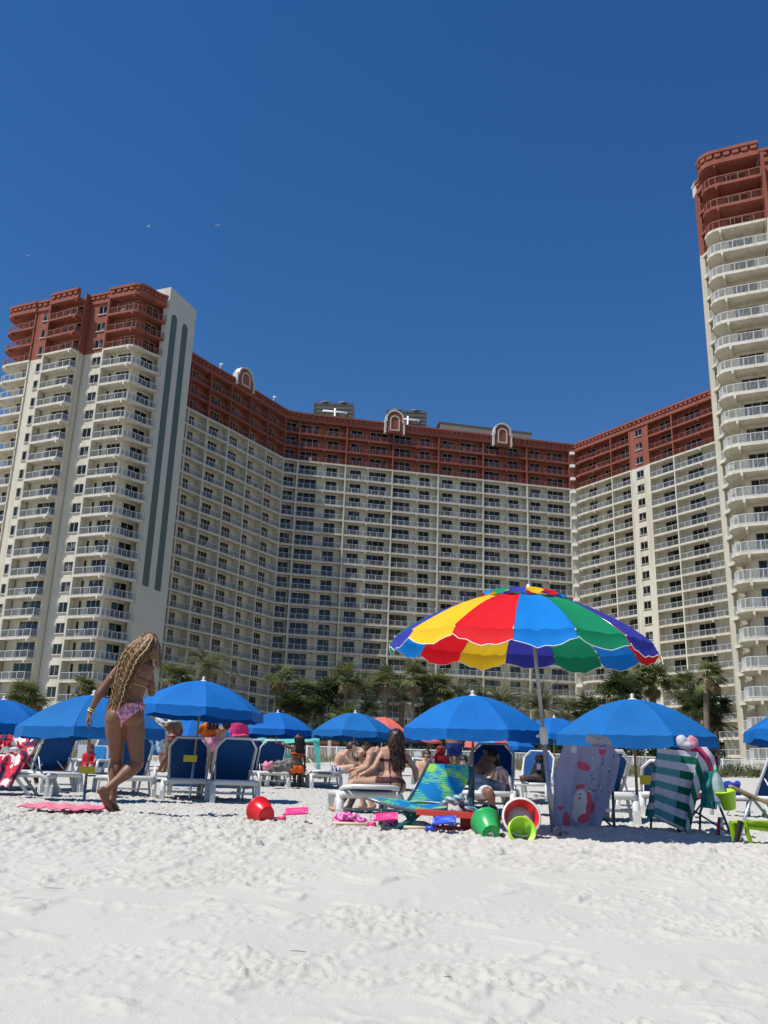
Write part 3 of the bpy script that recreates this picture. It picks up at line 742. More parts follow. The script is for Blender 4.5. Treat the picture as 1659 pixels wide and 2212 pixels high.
palm(1170,1528,7.0,'d1',107,'feathery palm right of the rainbow umbrella pole', tr=.3)
palm(1228,1530,5.0,'d2',109,'small feathery palm above the left slope of the nearest blue umbrella')
palm(1268,1535,3.4,'k',109,'little dark palm over the nearest blue umbrella')
palm(1342,1503,4.8,'k',108,'dark low fan palm beside the twin tall palms')
palm(1362,1472,4.4,'s2',110,'left one of the twin tall palms before the white window strip', -.4, tr=.22)
palm(1412,1470,4.4,'s2',110,'right one of the twin tall palms before the white window strip', .2, tr=.22)
palm(1482,1488,4.2,'s1',109,'fan palm midway between the twin palms and the windblown one')
palm(1524,1462,3.7,'w',96,'tall windblown palm with a thick trunk near the right tower', .3, tr=.27)
palm(1506,1522,3.8,'k',104,'dark palm left of the windblown palm trunk')
palm(1548,1566,5.0,'dk',98,'dark feathery palm right of the windblown palm trunk')
palm(1535,1532,3.6,'k',99,'dark fan palm leaning on the windblown palm trunk')
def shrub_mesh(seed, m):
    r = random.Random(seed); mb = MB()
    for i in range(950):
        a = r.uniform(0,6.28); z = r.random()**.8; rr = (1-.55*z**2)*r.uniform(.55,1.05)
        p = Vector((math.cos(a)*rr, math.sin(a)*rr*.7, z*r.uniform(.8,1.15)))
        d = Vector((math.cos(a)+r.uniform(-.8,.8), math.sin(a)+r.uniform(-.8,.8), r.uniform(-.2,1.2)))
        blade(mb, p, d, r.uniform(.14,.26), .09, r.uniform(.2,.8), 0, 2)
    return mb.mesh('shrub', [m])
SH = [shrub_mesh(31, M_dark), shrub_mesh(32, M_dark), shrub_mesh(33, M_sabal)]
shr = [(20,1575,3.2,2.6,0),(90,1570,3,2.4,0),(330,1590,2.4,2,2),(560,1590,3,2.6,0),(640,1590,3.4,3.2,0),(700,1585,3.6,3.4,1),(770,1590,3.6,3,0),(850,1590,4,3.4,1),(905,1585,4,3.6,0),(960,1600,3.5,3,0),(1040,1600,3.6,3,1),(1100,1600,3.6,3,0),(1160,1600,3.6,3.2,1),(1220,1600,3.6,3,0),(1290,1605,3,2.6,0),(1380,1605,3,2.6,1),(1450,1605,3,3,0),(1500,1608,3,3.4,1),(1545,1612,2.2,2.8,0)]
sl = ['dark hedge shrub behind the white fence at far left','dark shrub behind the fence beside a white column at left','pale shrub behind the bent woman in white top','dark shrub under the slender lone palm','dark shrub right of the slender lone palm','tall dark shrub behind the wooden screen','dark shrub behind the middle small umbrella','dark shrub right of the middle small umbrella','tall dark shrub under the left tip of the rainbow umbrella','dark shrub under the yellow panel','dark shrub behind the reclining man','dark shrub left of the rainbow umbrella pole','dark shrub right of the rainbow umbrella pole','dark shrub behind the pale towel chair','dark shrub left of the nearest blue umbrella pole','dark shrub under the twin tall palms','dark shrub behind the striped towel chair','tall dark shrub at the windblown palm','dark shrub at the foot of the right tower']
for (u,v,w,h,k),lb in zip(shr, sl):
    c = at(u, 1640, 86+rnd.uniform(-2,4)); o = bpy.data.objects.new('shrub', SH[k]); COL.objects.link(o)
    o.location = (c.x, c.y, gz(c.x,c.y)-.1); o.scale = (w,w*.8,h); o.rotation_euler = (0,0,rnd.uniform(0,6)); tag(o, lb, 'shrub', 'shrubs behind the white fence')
for (u,v,Y,s,lb) in [(1490,1655,58,1.0,'rounded green bush in the dune grass near the right tower'),(1600,1665,52,.9,'green bush on the dune behind the blue chair at right edge')]:
    c = at(u, v, Y); o = bpy.data.objects.new('shrub', SH[2]); COL.objects.link(o); o.location = (c.x,Y,gz(c.x,Y)-.1); o.scale = (s*1.8,s*1.4,s); tag(o, lb, 'shrub')
# dune grass
gm = MB(); rr = random.Random(5)
for i in range(9000):
    y = rr.uniform(46, 73); x = rr.uniform(-.50,.50)*y
    dens = float(vnoise(np.array([x*.16]), np.array([y*.2]), 61)[0]) + (y-50)/26
    if dens < rr.uniform(-.15,.7): continue
    g = gz(x, y)
    for k in range(7):
        a = rr.uniform(0,6.28); px = x+rr.gauss(0,.16); py = y+rr.gauss(0,.16)
        blade(gm, (px,py,g-.03), (math.cos(a)*.35, math.sin(a)*.35, 1), rr.uniform(.30,.75), .035, rr.uniform(.1,.8), 0, 2)
gr = gm.build('dune_grass', [M_grass], None, kind='stuff', label='tufts of yellow green sea oats covering the dune before the fence', cat='grass')
# ---- white fence along the pool deck
FY = 75.0
fe = thing('fence', 'long white picket fence running along the pool deck above the dune', 'fence', (0, FY, gz(0,FY)))
zt = 3.12; zb = 1.95
x = -44.0
while x < 50:
    p = MB(); x1 = x+2.4
    p.box(x+.06,x1-.06,FY-.03,FY+.03,zt-.07,zt); p.box(x+.06,x1-.06,FY-.025,FY+.025,zb+.08,zb+.14)
    xx = x+.13
    while xx < x1-.06: p.box(xx,xx+.03,FY-.012,FY+.012,zb+.1401,zt-.0701); xx += .115
    p.build('fence_panel', [M_white], fe)
    q = MB(); q.box(x-.055,x+.055,FY-.055,FY+.055,zb-.4,zt+.04); q.build('post', [M_white], fe)
    x = x1
# ---- things on the pool deck
M_wood = mat('red_wood', (.15,.055,.032), .8, .25, 1.2, stretch=(6,6,.4)); M_navy = cloth('navy_canvas', (.012,.016,.045), .15); M_coral = cloth('coral_canvas', (.62,.13,.10), .3)
a = at(652,1625,80); b = at(732,1625,80)
sc = thing('wooden_screen', 'red brown board screen behind the white fence under two small blue umbrellas', 'screen', (a.x,80,gz(0,80)))
m = MB(); xx = a.x
while xx < b.x: m.box(xx,xx+.19,79.97,80.03,1.9,3.75+.02*math.sin(xx*9)); xx += .2
m.build('boards', [M_wood], sc); MB().box(a.x,b.x,79.9,79.965,3.5,3.62).build('rail', [M_wood], sc)
MB().box(a.x-.1,a.x+.1,79.86,79.96,1.9,3.85).build('post', [M_white], sc); MB().box(a.x+2.2,a.x+2.5,79.86,79.96,1.9,3.8).build('post', [mat('tan_post',(.5,.4,.28),.7)], sc)
def deck_umbrella(u, v, Y, R, m, label, name='patio_umbrella', white=False):
    c = at(u, v, Y); g = gz(c.x, Y); r = thing(name, label, 'umbrella', (c.x,Y,g), 0, 'umbrellas on the pool deck')
    t = MB(); n = 8; rim = [Vector((c.x+R*math.cos(2*math.pi*(i+.5)/n), Y+R*math.sin(2*math.pi*(i+.5)/n), c.z-R*.38)) for i in range(n)]
    t.add([c]+rim, [(0,i+1,(i+1)%n+1) for i in range(n)], 0); t.add(rim+[p-Vector((0,0,.18)) for p in rim], [(i,(i+1)%n,n+(i+1)%n,n+i) for i in range(n)], 0)
    t.build('canopy', [m], r); MB().tube([(c.x,Y,g),(c.x,Y,c.z-.02)], .03, 8).build('pole', [M_white], r)
deck_umbrella(888,1590,79,1.5,M_navy,'navy patio umbrella behind the fence left of the broad blue umbrella')
deck_umbrella(1330,1590,84,1.4,M_navy,'navy patio umbrella behind the pale towel chair')
deck_umbrella(930,1592,82,1.1,M_coral,'coral patio umbrella behind the fence by the broad blue umbrella')
for (u, lb) in [(862,'white lounge chair behind the fence left of the navy umbrella'),(905,'white lounge chair behind the fence right of the navy umbrella'),(742,'white chair behind the fence beside the wooden screen'),(1180,'white chair behind the fence right of the rainbow pole')]:
    c = at(u,1640,78); g = gz(c.x,78); r = thing('deck_chair', lb, 'chair', group='white chairs on the pool deck')
    MB().box(-.3,.3,-.3,.35,.42,.47).build('seat', [M_white], r); MB().obox((0,.42,.75),(.3,0,0),(0,.03,0),(0,.12,.32)).build('backrest', [M_white], r)
    for sx in (-.26,.26):
        for sy in (-.26,.30): MB().box(sx-.025,sx+.025,sy-.025,sy+.025,0,.42).build('leg', [M_white], r)
    r.location = (c.x,78,g); r.rotation_euler = (0,0,rnd.uniform(-.5,.5)+3.1)
# pavilion with white columns at left
pv = thing('pool_pavilion', 'low dark fronted pavilion with white columns behind the fence at left', 'pavilion', (-31, 92, 1.9))
f = MB(); f.box(-41,-16,95,96,1.9,4.7); f.build('wall', [mat('dark_glazing', (.03,.035,.04), .3, .3, .6)], pv)
f = MB(); f.box(-42,-15,91.5,97,4.7,5.2); f.build('roof', [M_cream], pv)
for i in range(10): MB().box(-41+2.7*i-.2,-41+2.7*i+.2,91.8,92.2,1.9,4.7).build('column', [M_wtrim], pv)
# ---------------------------------------------------------------- beach umbrellas
def ghit(u, v, lo=2.5, hi=60):
    for _ in range(50):
        mid = (lo+hi)/2; p = at(u, v, mid)
        if p.z > gz(p.x, mid): lo = mid
        else: hi = mid
    return at(u, v, (lo+hi)/2)
M_blues = [cloth('blue_canvas', c, .06, .75, .09, 2.2, bump=.006, bscale=7) for c in ((.003,.105,.365),(.004,.118,.39),(.006,.112,.34))]
M_pole = mat('wood_pole', (.30,.22,.14), .6, .15, 3, stretch=(1,1,.2)); M_alu = mat('aluminium', (.55,.56,.58), .3, .05, 3, metal=.8, spec=.5)
M_plast = mat('white_plastic', (.57,.57,.55), .45, .05, 2.5, bump=.0008, bscale=40); M_sling = cloth('blue_sling', (.005,.050,.18), .06, .7, .06, 5, bump=.001, bscale=200)
M_yel = mat('yellow_card', (.62,.48,.03), .6, .05, 3)
def canopy(mb, R, rise, val, n=8, H=0.0, mi=lambda k: 0, hole=.06, power=1.9, sub=8, rad=9, scal=.035, sag=.02, tri=None, rnd_=None, flare=.10, edge_m=None):
    r_ = rnd_ or random.Random(3)
    def P(k, a, f):
        th = 2*math.pi*(k+a)/n; half = math.pi/n; loc = 2*math.pi*a/n-half
        rp = R*f*math.cos(half)/math.cos(loc)
        s2 = math.sin(math.pi*a)
        z = H-rise*f**power + sag*s2*(-f*(1.2-f))*1.6 + R*.006*f**4*math.sin(a*17+k*2.1+f*5) + R*.004*f**3*math.sin(a*29+k)
        return rp*math.cos(th), rp*math.sin(th), z
    for k in range(n):
        b = len(mb.V)
        for j in range(rad+1):
            f = hole+(1-hole)*j/rad
            for i in range(sub+1): mb.V.append(P(k, i/sub, f))
        for j in range(rad):
            for i in range(sub):
                q = b+j*(sub+1)+i; mb.F.append((q,q+sub+1,q+sub+2,q+1)); mb.M.append(mi(k)); mb.S.append(True)
        # valance
        b = len(mb.V); lift = r_.uniform(-.25, .6)
        for j in range(4):
            g = j/3
            for i in range(sub+1):
                a = i/sub; x, y, z = P(k, a, 1.0); s2 = abs(math.sin(math.pi*a*(1 if scal else 0)))
                hgt = val+scal*s2; fl = flare*(1+lift*s2)*math.sin(g*1.3)
                e = 1+fl*g*val/R*1.5
                mb.V.append((x*e, y*e, z-hgt*g))
        for j in range(3):
            for i in range(sub):
                q = b+j*(sub+1)+i; mb.F.append((q,q+sub+1,q+sub+2,q+1)); mb.M.append(mi(k)); mb.S.append(True)
        if edge_m is not None:
            pts = [Vector(mb.V[b+3*(sub+1)+i]) for i in range(sub+1)]
            mb.tube(pts, .0030, 5, edge_m)
    return P
def blue_umbrella(seed=3):
    r = thing('beach_umbrella', '', 'umbrella')
    m = MB(); R = 1.22; H = 2.2; P = canopy(m, R, .54, .15, 8, H, scal=.035, power=1.8, flare=.06, rnd_=random.Random(seed))
    # vent cap and knob
    c = m.build('canopy', [M_blues[seed % 3]], r)
    k = MB(); k.lathe([(0,H+.085),(.022,H+.075),(.032,H+.05),(.02,H+.02),(.05,H+.005),(.085,H-.012)], 12); k.build('finial', [M_plast], c)
    p = MB(); p.tube([(0,0,.75),(0,0,H-.02)], .021, 10); p.build('pole', [M_pole], r)
    p = MB(); p.tube([(0,0,-.5),(0,0,.80)], .024, 10); p.build('pole_sleeve', [M_alu], r)
    for i in range(8):
        t = MB(); pts = [Vector(P(i,0,f))-Vector((0,0,.012)) for f in (.06,.3,.55,.8,.99)]
        t.tube(pts, .006, 5); q = Vector(P(i,0,.52)); t.tube([(0,0,H-.48), q-Vector((0,0,.012))], .005, 5); t.build('rib', [M_alu], r)
    return r
UP = [blue_umbrella(3), blue_umbrella(8), blue_umbrella(16)]; first = True
UMB = [(8,1511,20,0,.02,.2,'blue umbrella cut off by the left edge of the photo'),
 (205,1502,15.5,.03,-.02,.1,'broad blue umbrella behind the walking woman'),
 (439,1471,17.5,.02,.03,.28,'tall blue umbrella just right of the walking woman, yellow card on its pole'),
 (600,1539,28,0,0,.3,'small blue umbrella above the woman in orange bikini bottoms'),
 (768,1540,25.8,0,.02,.55,'middle small blue umbrella above the seated boy in navy shorts'),
 (1014,1503,15.2,.05,-.03,.35,'broad blue umbrella left of the rainbow umbrella pole'),
 (1198,1550,27,0,.03,.5,'blue umbrella half hidden behind the rainbow umbrella pole'),
 (1360,1511,13.9,.04,-.02,.16,'nearest blue umbrella over the two towel covered chairs'),
 (1775,1512,14.6,0,.03,.2,'blue umbrella poking in from the right edge'),
 (416,1549,24.5,0,0,.15,'blue umbrella seen under the canopy right of the walking woman, left of the pole'),
 (487,1561,29,0,0,.4,'small blue umbrella behind the girl in orange top'),
 (322,1594,42,0,0,.1,'tiny far blue umbrella low behind the walking woman'),
 (1098,1586,40,0,0,.2,'tiny far blue umbrella seen behind the reclining man')]
for i,(u,v,Y,tx,ty,rz,lb) in enumerate(UMB):
    Y *= .843; c = at(u, v, Y); o = UP[i] if i < 3 else copy_tree(UP[i % 3])
    o.scale = (.843,)*3; o.location = (c.x-2.2*.843*math.sin(ty), Y, c.z-2.2*.843); o.rotation_euler = (tx, ty, rz); o['label'] = lb; o['group'] = 'blue rental umbrellas in rows on the sand'
def far_umb(u, v, Y, label, m1, m2, R=1.0, rise=.4, rz=0):
    c = at(u,v,Y); r = thing('beach_umbrella', label, 'umbrella'); h = c.z-gz(c.x,Y)
    m = MB(); canopy(m, R, rise, .12, 8, h, mi=lambda k: k % 2, scal=.02); m.build('canopy', [m1,m2], r)
    MB().tube([(0,0,0),(0,0,h)], .02, 8).build('pole', [M_plast], r); r.location = (c.x,Y,gz(c.x,Y)); r.rotation_euler = (0,0,rz); return r
M_coral2 = cloth('coral_cloth', (.75,.16,.13), .35); M_sky = cloth('sky_cloth', (.10,.42,.80), .35)
far_umb(826,1549,34,'coral red umbrella peeking out right of the middle small blue umbrella',M_coral2,M_coral2,.95,.5,.3)
far_umb(1052,1572,30,'coral and sky blue striped umbrella behind the broad blue umbrella pole',M_coral2,M_sky,.75,.5,.2)
# yellow cards on two poles
def card(u, v, Y, w, h, label):
    c = at(u,v,Y); m = MB(); m.box(-w/2,w/2,-.006,.006,-h/2,h/2)
    single('number_card', m, [M_yel], label, 'card', c, .1)
card(411,1638.5,14.70,.21,.10,'plain yellow card fixed to the tall umbrella pole')
card(188,1663,13.0,.22,.09,'plain yellow card low on the pole behind the walking woman')
card(1397,1685,11.6,.17,.11,'tan card on the nearest blue umbrella pole')

# ---- rainbow umbrella
M_rb = [cloth('red_panel',(.72,.010,.018),.35,.7,.04), cloth('blue_panel',(.008,.22,.68),.35,.7,.04), cloth('green_panel',(.010,.27,.12),.35,.7,.04), cloth('violet_panel',(.045,.05,.36),.35,.7,.04), cloth('yellow_panel',(.85,.52,.02),.35,.7,.04)]
M_hem = mat('white_hem', (.75,.78,.80), .6)
def rainbow():
    Y = 7.9; base = ghit(1196, 1803); apex = at(1143, 1282, Y)
    b = Vector((at(1196,1803,7.9).x, 7.9, gz(base.x, 7.9))); ax = (apex-b); L = ax.length; ax.normalize()
    r = thing('beach_umbrella', 'large rainbow panelled beach umbrella with white hem standing in the sand', 'umbrella')
    q = Vector((0,0,1)).rotation_difference(ax); r.rotation_mode = 'QUATERNION'
    lean = Quaternion((1,0,0), math.radians(1.5)); r.rotation_quaternion = q
    m = MB(); n = 15; H = L-.01
    # red | blue seam faces the camera
    off = math.radians(-102.5)
    cm = {0:1, 1:2, 2:3, 3:4, 4:0}      # going right from the seam: blue, green, violet, yellow, red
    c = MB(); P = canopy(c, 1.14, .435, .08, n, H, mi=lambda k: cm[k % 5], hole=.17, power=1.9, sub=8, rad=10, scal=.055, sag=.03, flare=.4, edge_m=5, rnd_=random.Random(9))
    Rm = Matrix.Rotation(off, 3, 'Z')
    c.V = [tuple(Rm @ Vector(v)) for v in c.V]
    # a few gusts: lift part of the hem at left and right
    V2_ = []
    for v in c.V:
        rr = math.hypot(v[0], v[1]); a = math.atan2(v[1], v[0]); z = v[2]; k = max(0, (rr-1.0)/.25)
        z += .022*math.sin(a*5+1)*k + .012*math.sin(a*9+2)*k
        V2_.append((v[0], v[1], z))
    c.V = V2_
    TL = Matrix.Translation((0,0,H)) @ Matrix.Rotation(math.radians(6.0), 4, 'Y') @ Matrix.Rotation(math.radians(2.6), 4, 'X') @ Matrix.Translation((-.05,0,0)) @ Matrix.Translation((0,0,-H))
    c.V = [tuple(TL @ Vector(v)) for v in c.V]
    co = c.build('canopy', M_rb+[M_hem], r)
    t = MB(); canopy(t, .34, .055, .02, n, H+.06, mi=lambda k: cm[(k+2) % 5], hole=.03, sub=3, rad=3, scal=.03, flare=1.5)
    t.V = [tuple(TL @ Vector(v)) for v in t.V]; t.build('vent_cap', M_rb+[M_hem], co)
    MB().lathe([(0,H+.10),(.015,H+.09),(.018,H+.05),(.03,H+.045)], 10).build('finial', [M_plast], co)
    gp = mat('grey_pole', (.30,.32,.35), .35, .05, 3, metal=.5)
    MB().tube([(0,0,.75),(0,0,H)], .0165, 12).build('upper_pole', [gp], r)
    MB().tube([(0,0,-.25),(0,0,.83)], .021, 12).build('lower_pole', [gp], r)
    k = MB(); k.lathe([(.022,.72),(.034,.73),(.036,.80),(.03,.86),(.018,.87)], 14); k.tube([(-.03,0,.80),(-.062,0,.79)], .012, 8); k.build('collar', [M_plast], r)
    for i in range(n):
        w = MB(); pts = [TL @ (Rm @ Vector(P(i,0,f))-Vector((0,0,.01))) for f in (.1,.3,.5,.7,.85,1.0)]
        w.tube(pts, .0035, 5); w.sphere(pts[-1], .009, 8, 5, 1); qv = TL @ (Rm @ Vector(P(i,0,.55))); w.tube([(0,0,H-.42), qv-Vector((0,0,.01))], .003, 4); w.build('rib', [M_alu, M_plast], r)
    r.location = b
rainbow()

# ---------------------------------------------------------------- loungers
def lounger(back=62, flat=False):
    """origin on the ground under the head end, +Y towards the feet"""
    r = thing('sun_lounger', '', 'sun lounger')
    f = MB(); zt = .33; W_ = .34
    def side(sx):
        x = sx*W_
        f.tube([(x,.02,.0),(x,.03,.18),(x,.07,.29),(x,.16,zt),(x,.8,zt),(x,1.80,zt-.01),(x,1.88,.28),(x,1.91,.16),(x,1.92,0)], [.034,.034,.036,.034,.032,.032,.034,.032,.03], 8, flat=1.25)
        f.bar((x,.52,zt-.03),(x,.26,0), .03,.045); f.bar((x,1.30,zt-.03),(x,1.55,0), .03,.045)
        f.box(x-.035,x+.035,-.035,.075,0,.17)
    side(-1); side(1)
    f.tube([(-W_,.06,.30),(-W_+.04,.05,.325),(W_-.04,.05,.325),(W_,.06,.30)], .036, 8, flat=1.2)
    f.tube([(-W_,1.85,.30),(W_,1.85,.30)], .034, 8); f.bar((-W_,.70,.30),(W_,.70,.30),.04,.04); f.bar((-W_,.4,.16),(W_,.4,.16),.025,.03)
    f.build('frame', [M_plast], r)
    s = MB(); s.grid(lambda a,b: Vector((-.30+.60*a, .74+1.10*b, .335-.035*math.sin(math.pi*a))), 8, 14); s.build('seat_sling', [M_sling], r)
    th = math.radians(4 if flat else back); L = .90
    def B(x, t, o=0): return Vector((x, .74-t*L*math.cos(th)-o*math.sin(th), .35+t*L*math.sin(th)-o*math.cos(th)*-1*0+0))+Vector((0,-o*math.sin(th),-o*math.cos(th)))*0
    b = MB()
    pts = [B(-.29,0),B(-.31,.3),B(-.31,.78),B(-.20,1.0),B(.20,1.0),B(.31,.78),B(.31,.3),B(.29,0)]
    b.tube(pts, .020, 8, flat=1.3); bo = b.build('backrest_frame', [M_plast], r)
    nrm = Vector((0, math.sin(th), math.cos(th)))
    def S(a, t):
        w = .28 if t < .78 else .28-.11*(t-.78)/.2
        return B(-w+2*w*a, t*.985)-nrm*(.03*math.sin(math.pi*a)*math.sin(math.pi*t)) + nrm*.004
    s = MB(); s.grid(S, 8, 14); s.build('back_sling', [M_sling], r)
    if not flat:
        MB().tube([B(-.28,.42), (-.30,.22,.33)], .012, 6).build('prop', [M_plast], r); MB().tube([B(.28,.42), (.30,.22,.33)], .012, 6).build('prop', [M_plast], r)
    return r
LP = lounger(52); LPf = lounger(30); LPm = lounger(45); LP0 = lounger(0, True)
used = set()
def put_lounger(src, u, v, Y, yaw, label, foot=False):
    """yaw: degrees the feet point left of straight away; foot=True: (u,v) marks the foot end"""
    c = at(u, v, Y); o = src if src.name not in used else copy_tree(src); used.add(src.name)
    a = math.radians(yaw); x, y = c.x, Y
    if foot: x -= -math.sin(a)*1.88; y -= math.cos(a)*1.88
    o.location = (x, y, gz(x, y)-.015); o.rotation_euler = (0,0,a); o['label'] = label; o['group'] = 'white framed sun loungers with blue slings'
    return o
put_lounger(LP, 131, 1714, 15.9, 40, 'sun lounger left of the walking woman, head end frame to the camera')
put_lounger(LPm, 284, 1722, 15.0, 24, 'sun lounger right behind the walking woman legs')
put_lounger(LPm, 398, 1722, 14.6, 9, 'sun lounger with the umbrella pole and yellow card before its backrest')
put_lounger(LPm, 508, 1726, 14.3, 17, 'sun lounger right of the pole with the yellow card')
put_lounger(LP, 546, 1690, 21.5, 15, 'empty sun lounger behind, left of the woman in orange bikini bottoms')
put_lounger(LP, 592, 1692, 21.5, 18, 'sun lounger with clothes piled on its seat')
put_lounger(LP0, 633, 1694, 22.2, 18, 'flat sun lounger the woman in orange bikini bottoms sits on')
put_lounger(LP0, 705, 1699, 21.5, 14, 'flat sun lounger the boy in navy shorts sits on')
put_lounger(LP0, 800, 1754, 10.45, 6, 'flat sun lounger under the long haired woman in dark bikini').location.z -= .085
put_lounger(LPm, 1050, 1760, 11.9, 170, 'sun lounger of the man with the orange striped towel, facing the camera', True)
put_lounger(LPm, 1143, 1722, 18.0, 163, 'sun lounger of the woman holding a phone, facing the camera', True)
put_lounger(LPf, 1310, 1788, 10.4, -4, 'sun lounger right behind the pale lilac towel chair')
put_lounger(LP0, 1380, 1722, 15.5, -6, 'flat sun lounger beyond the nearest blue umbrella pole')
put_lounger(LPf, 1440, 1730, 13.6, -12, 'sun lounger mostly hidden behind the striped towel chair')
put_lounger(LP, 1738, 1760, 14.0, 12, 'sun lounger cut off by the right edge')
put_lounger(LP, 182, 1670, 25.5, 176, 'white lounger behind at left with the woman in red', True)
put_lounger(LP0, 128, 1668, 25.5, 150, 'empty white lounger left of the woman in red', True)
put_lounger(LP, 115, 1712, 14.6, 100, 'sun lounger at the left edge covered by a red floral towel')
put_lounger(LP, 166, 1706, 16.8, 110, 'sun lounger at left with a bare leg resting on it')
put_lounger(LP0, 366, 1690, 22, 20, 'flat sun lounger behind the bent woman in white top')
# ---------------------------------------------------------------- towels, chairs, buckets, toys
V6 = lambda x, y: ((1600+x/2.317)/1.396, (2050+y/2.317)/1.396)
V4 = lambda x, y: ((1000+x/2.37)/1.396, (2150+y/2.37)/1.396)
def P3(V, x, y, Y): return at(*V(x, y), Y)
def lerp_line(pts, t):
    """piecewise linear point along pts by normalised length"""
    L = [0]
    for a, b in zip(pts[:-1], pts[1:]): L.append(L[-1]+math.hypot(b[0]-a[0], b[1]-a[1]))
    d = t*L[-1]
    for i in range(len(pts)-1):
        if d <= L[i+1] or i == len(pts)-2:
            f = (d-L[i])/max(1e-9, L[i+1]-L[i]); a, b = pts[i], pts[i+1]; return (a[0]+(b[0]-a[0])*f, a[1]+(b[1]-a[1])*f)
def drape(V, left, right, Yf, nu, nv, mf, name, mats, parent=None, fold=.02, nf=3.2, ph=0, thick=.006, **kw):
    """cloth hung between a left and a right edge (given top to bottom), with real folds in depth"""
    mb = MB()
    def f(a, b):
        l = lerp_line(left, b); r = lerp_line(right, b); x = l[0]+(r[0]-l[0])*a; y = l[1]+(r[1]-l[1])*a
        k = .25+.75*b
        dY = fold*k*math.sin(a*nf*2*math.pi+ph+1.2*b) + fold*.5*k*math.sin(a*nf*4.7*math.pi+ph*2-2*b) + .012*math.sin(b*9+a*3)
        return P3(V, x, y, Yf(a, b)+dY)
    mb.grid(f, nu, nv, mf=mf)
    if parent is None:
        c = f(.5, 1); o = Vector((c.x, c.y, gz(c.x, c.y)))
        ob = bpy.data.objects.new(name, mb.mesh(name, mats, o)); COL.objects.link(ob); ob.location = o; tag(ob, **kw)
    else: ob = mb.build(name, mats, parent)
    md = ob.modifiers.new('Solidify', 'SOLIDIFY'); md.thickness = thick; md.offset = 0
    return ob
T = lambda n, c, t=.25: cloth(n, c, t, .9, .06, 8, bump=.003, bscale=120)
# --- pale lilac towel with a pony motif over a beach chair
M_lil = T('lilac_towel', (.44,.44,.62)); M_pk = T('coral_print', (.70,.13,.20)); M_whp = T('white_print', (.80,.74,.76)); M_bd = T('blue_dots', (.07,.12,.30)); M_lp = T('pink_print', (.66,.36,.46))
def ell(x, y, cx, cy, a, b, th=0):
    c, s = math.cos(th), math.sin(th); dx, dy = x-cx, y-cy
    return ((dx*c+dy*s)/a)**2+((-dx*s+dy*c)/b)**2 < 1
def heart(x, y, cx, cy, s):
    X, Y = (x-cx)/s, -(y-cy)/s; return (X*X+Y*Y-.55)**3 - X*X*Y**3*1.2 < 0 and abs(X) < 1.2
DOTS = [(r_.uniform(400,590), r_.uniform(520,830)) for r_ in [random.Random(77)] for _ in range(34)]
UL = [(232,455),(205,530),(166,640),(163,780),(160,900),(166,1000),(200,1085),(250,1140)]
UR = [(575,470),(628,545),(610,640),(592,720),(566,790),(540,860),(510,960),(475,1060),(455,1085)]
def uni(a, b):
    l = lerp_line(UL, b); r = lerp_line(UR, b); x = l[0]+(r[0]-l[0])*a; y = l[1]+(r[1]-l[1])*a
    if heart(x,y,500,512,30) or heart(x,y,208,900,22): return 1
    if ell(x,y,372,605,46,28,.3) or ell(x,y,345,585,22,18): return 1
    if ell(x,y,345,838,48,72,.15) :
        if ell(x,y,347,800,7,6): return 3
        if ell(x,y,343,828,12,7): return 1
        return 2
    if ell(x,y,345,745,36,17,-.2) or ell(x,y,410,820,17,38,-.1) or ell(x,y,415,895,27,50,.2) or ell(x,y,372,970,44,34,-.6) : return 1
    if ell(x,y,400,765,12,18,.6): return 4
    if ell(x,y,340,905,50,90,.25): return 2
    if ell(x,y,250,1000,27,80,-.05): return 1
    if ell(x,y,302,488,22,26) : return 2
    for i, (dx, dy) in enumerate(DOTS):
        if ell(x,y,dx,dy,5,8): return 3 if i % 3 else 2
    return 0
def rail(mb, V, pts, r, m=0, n=8): mb.tube([P3(V, *p) if not isinstance(p, Vector) else p for p in pts], r, n, m)
M_tube = mat('dark_tube', (.055,.075,.085), .35, .08, 3, metal=.4); M_maroon = T('maroon_fabric', (.10,.012,.025), .1)
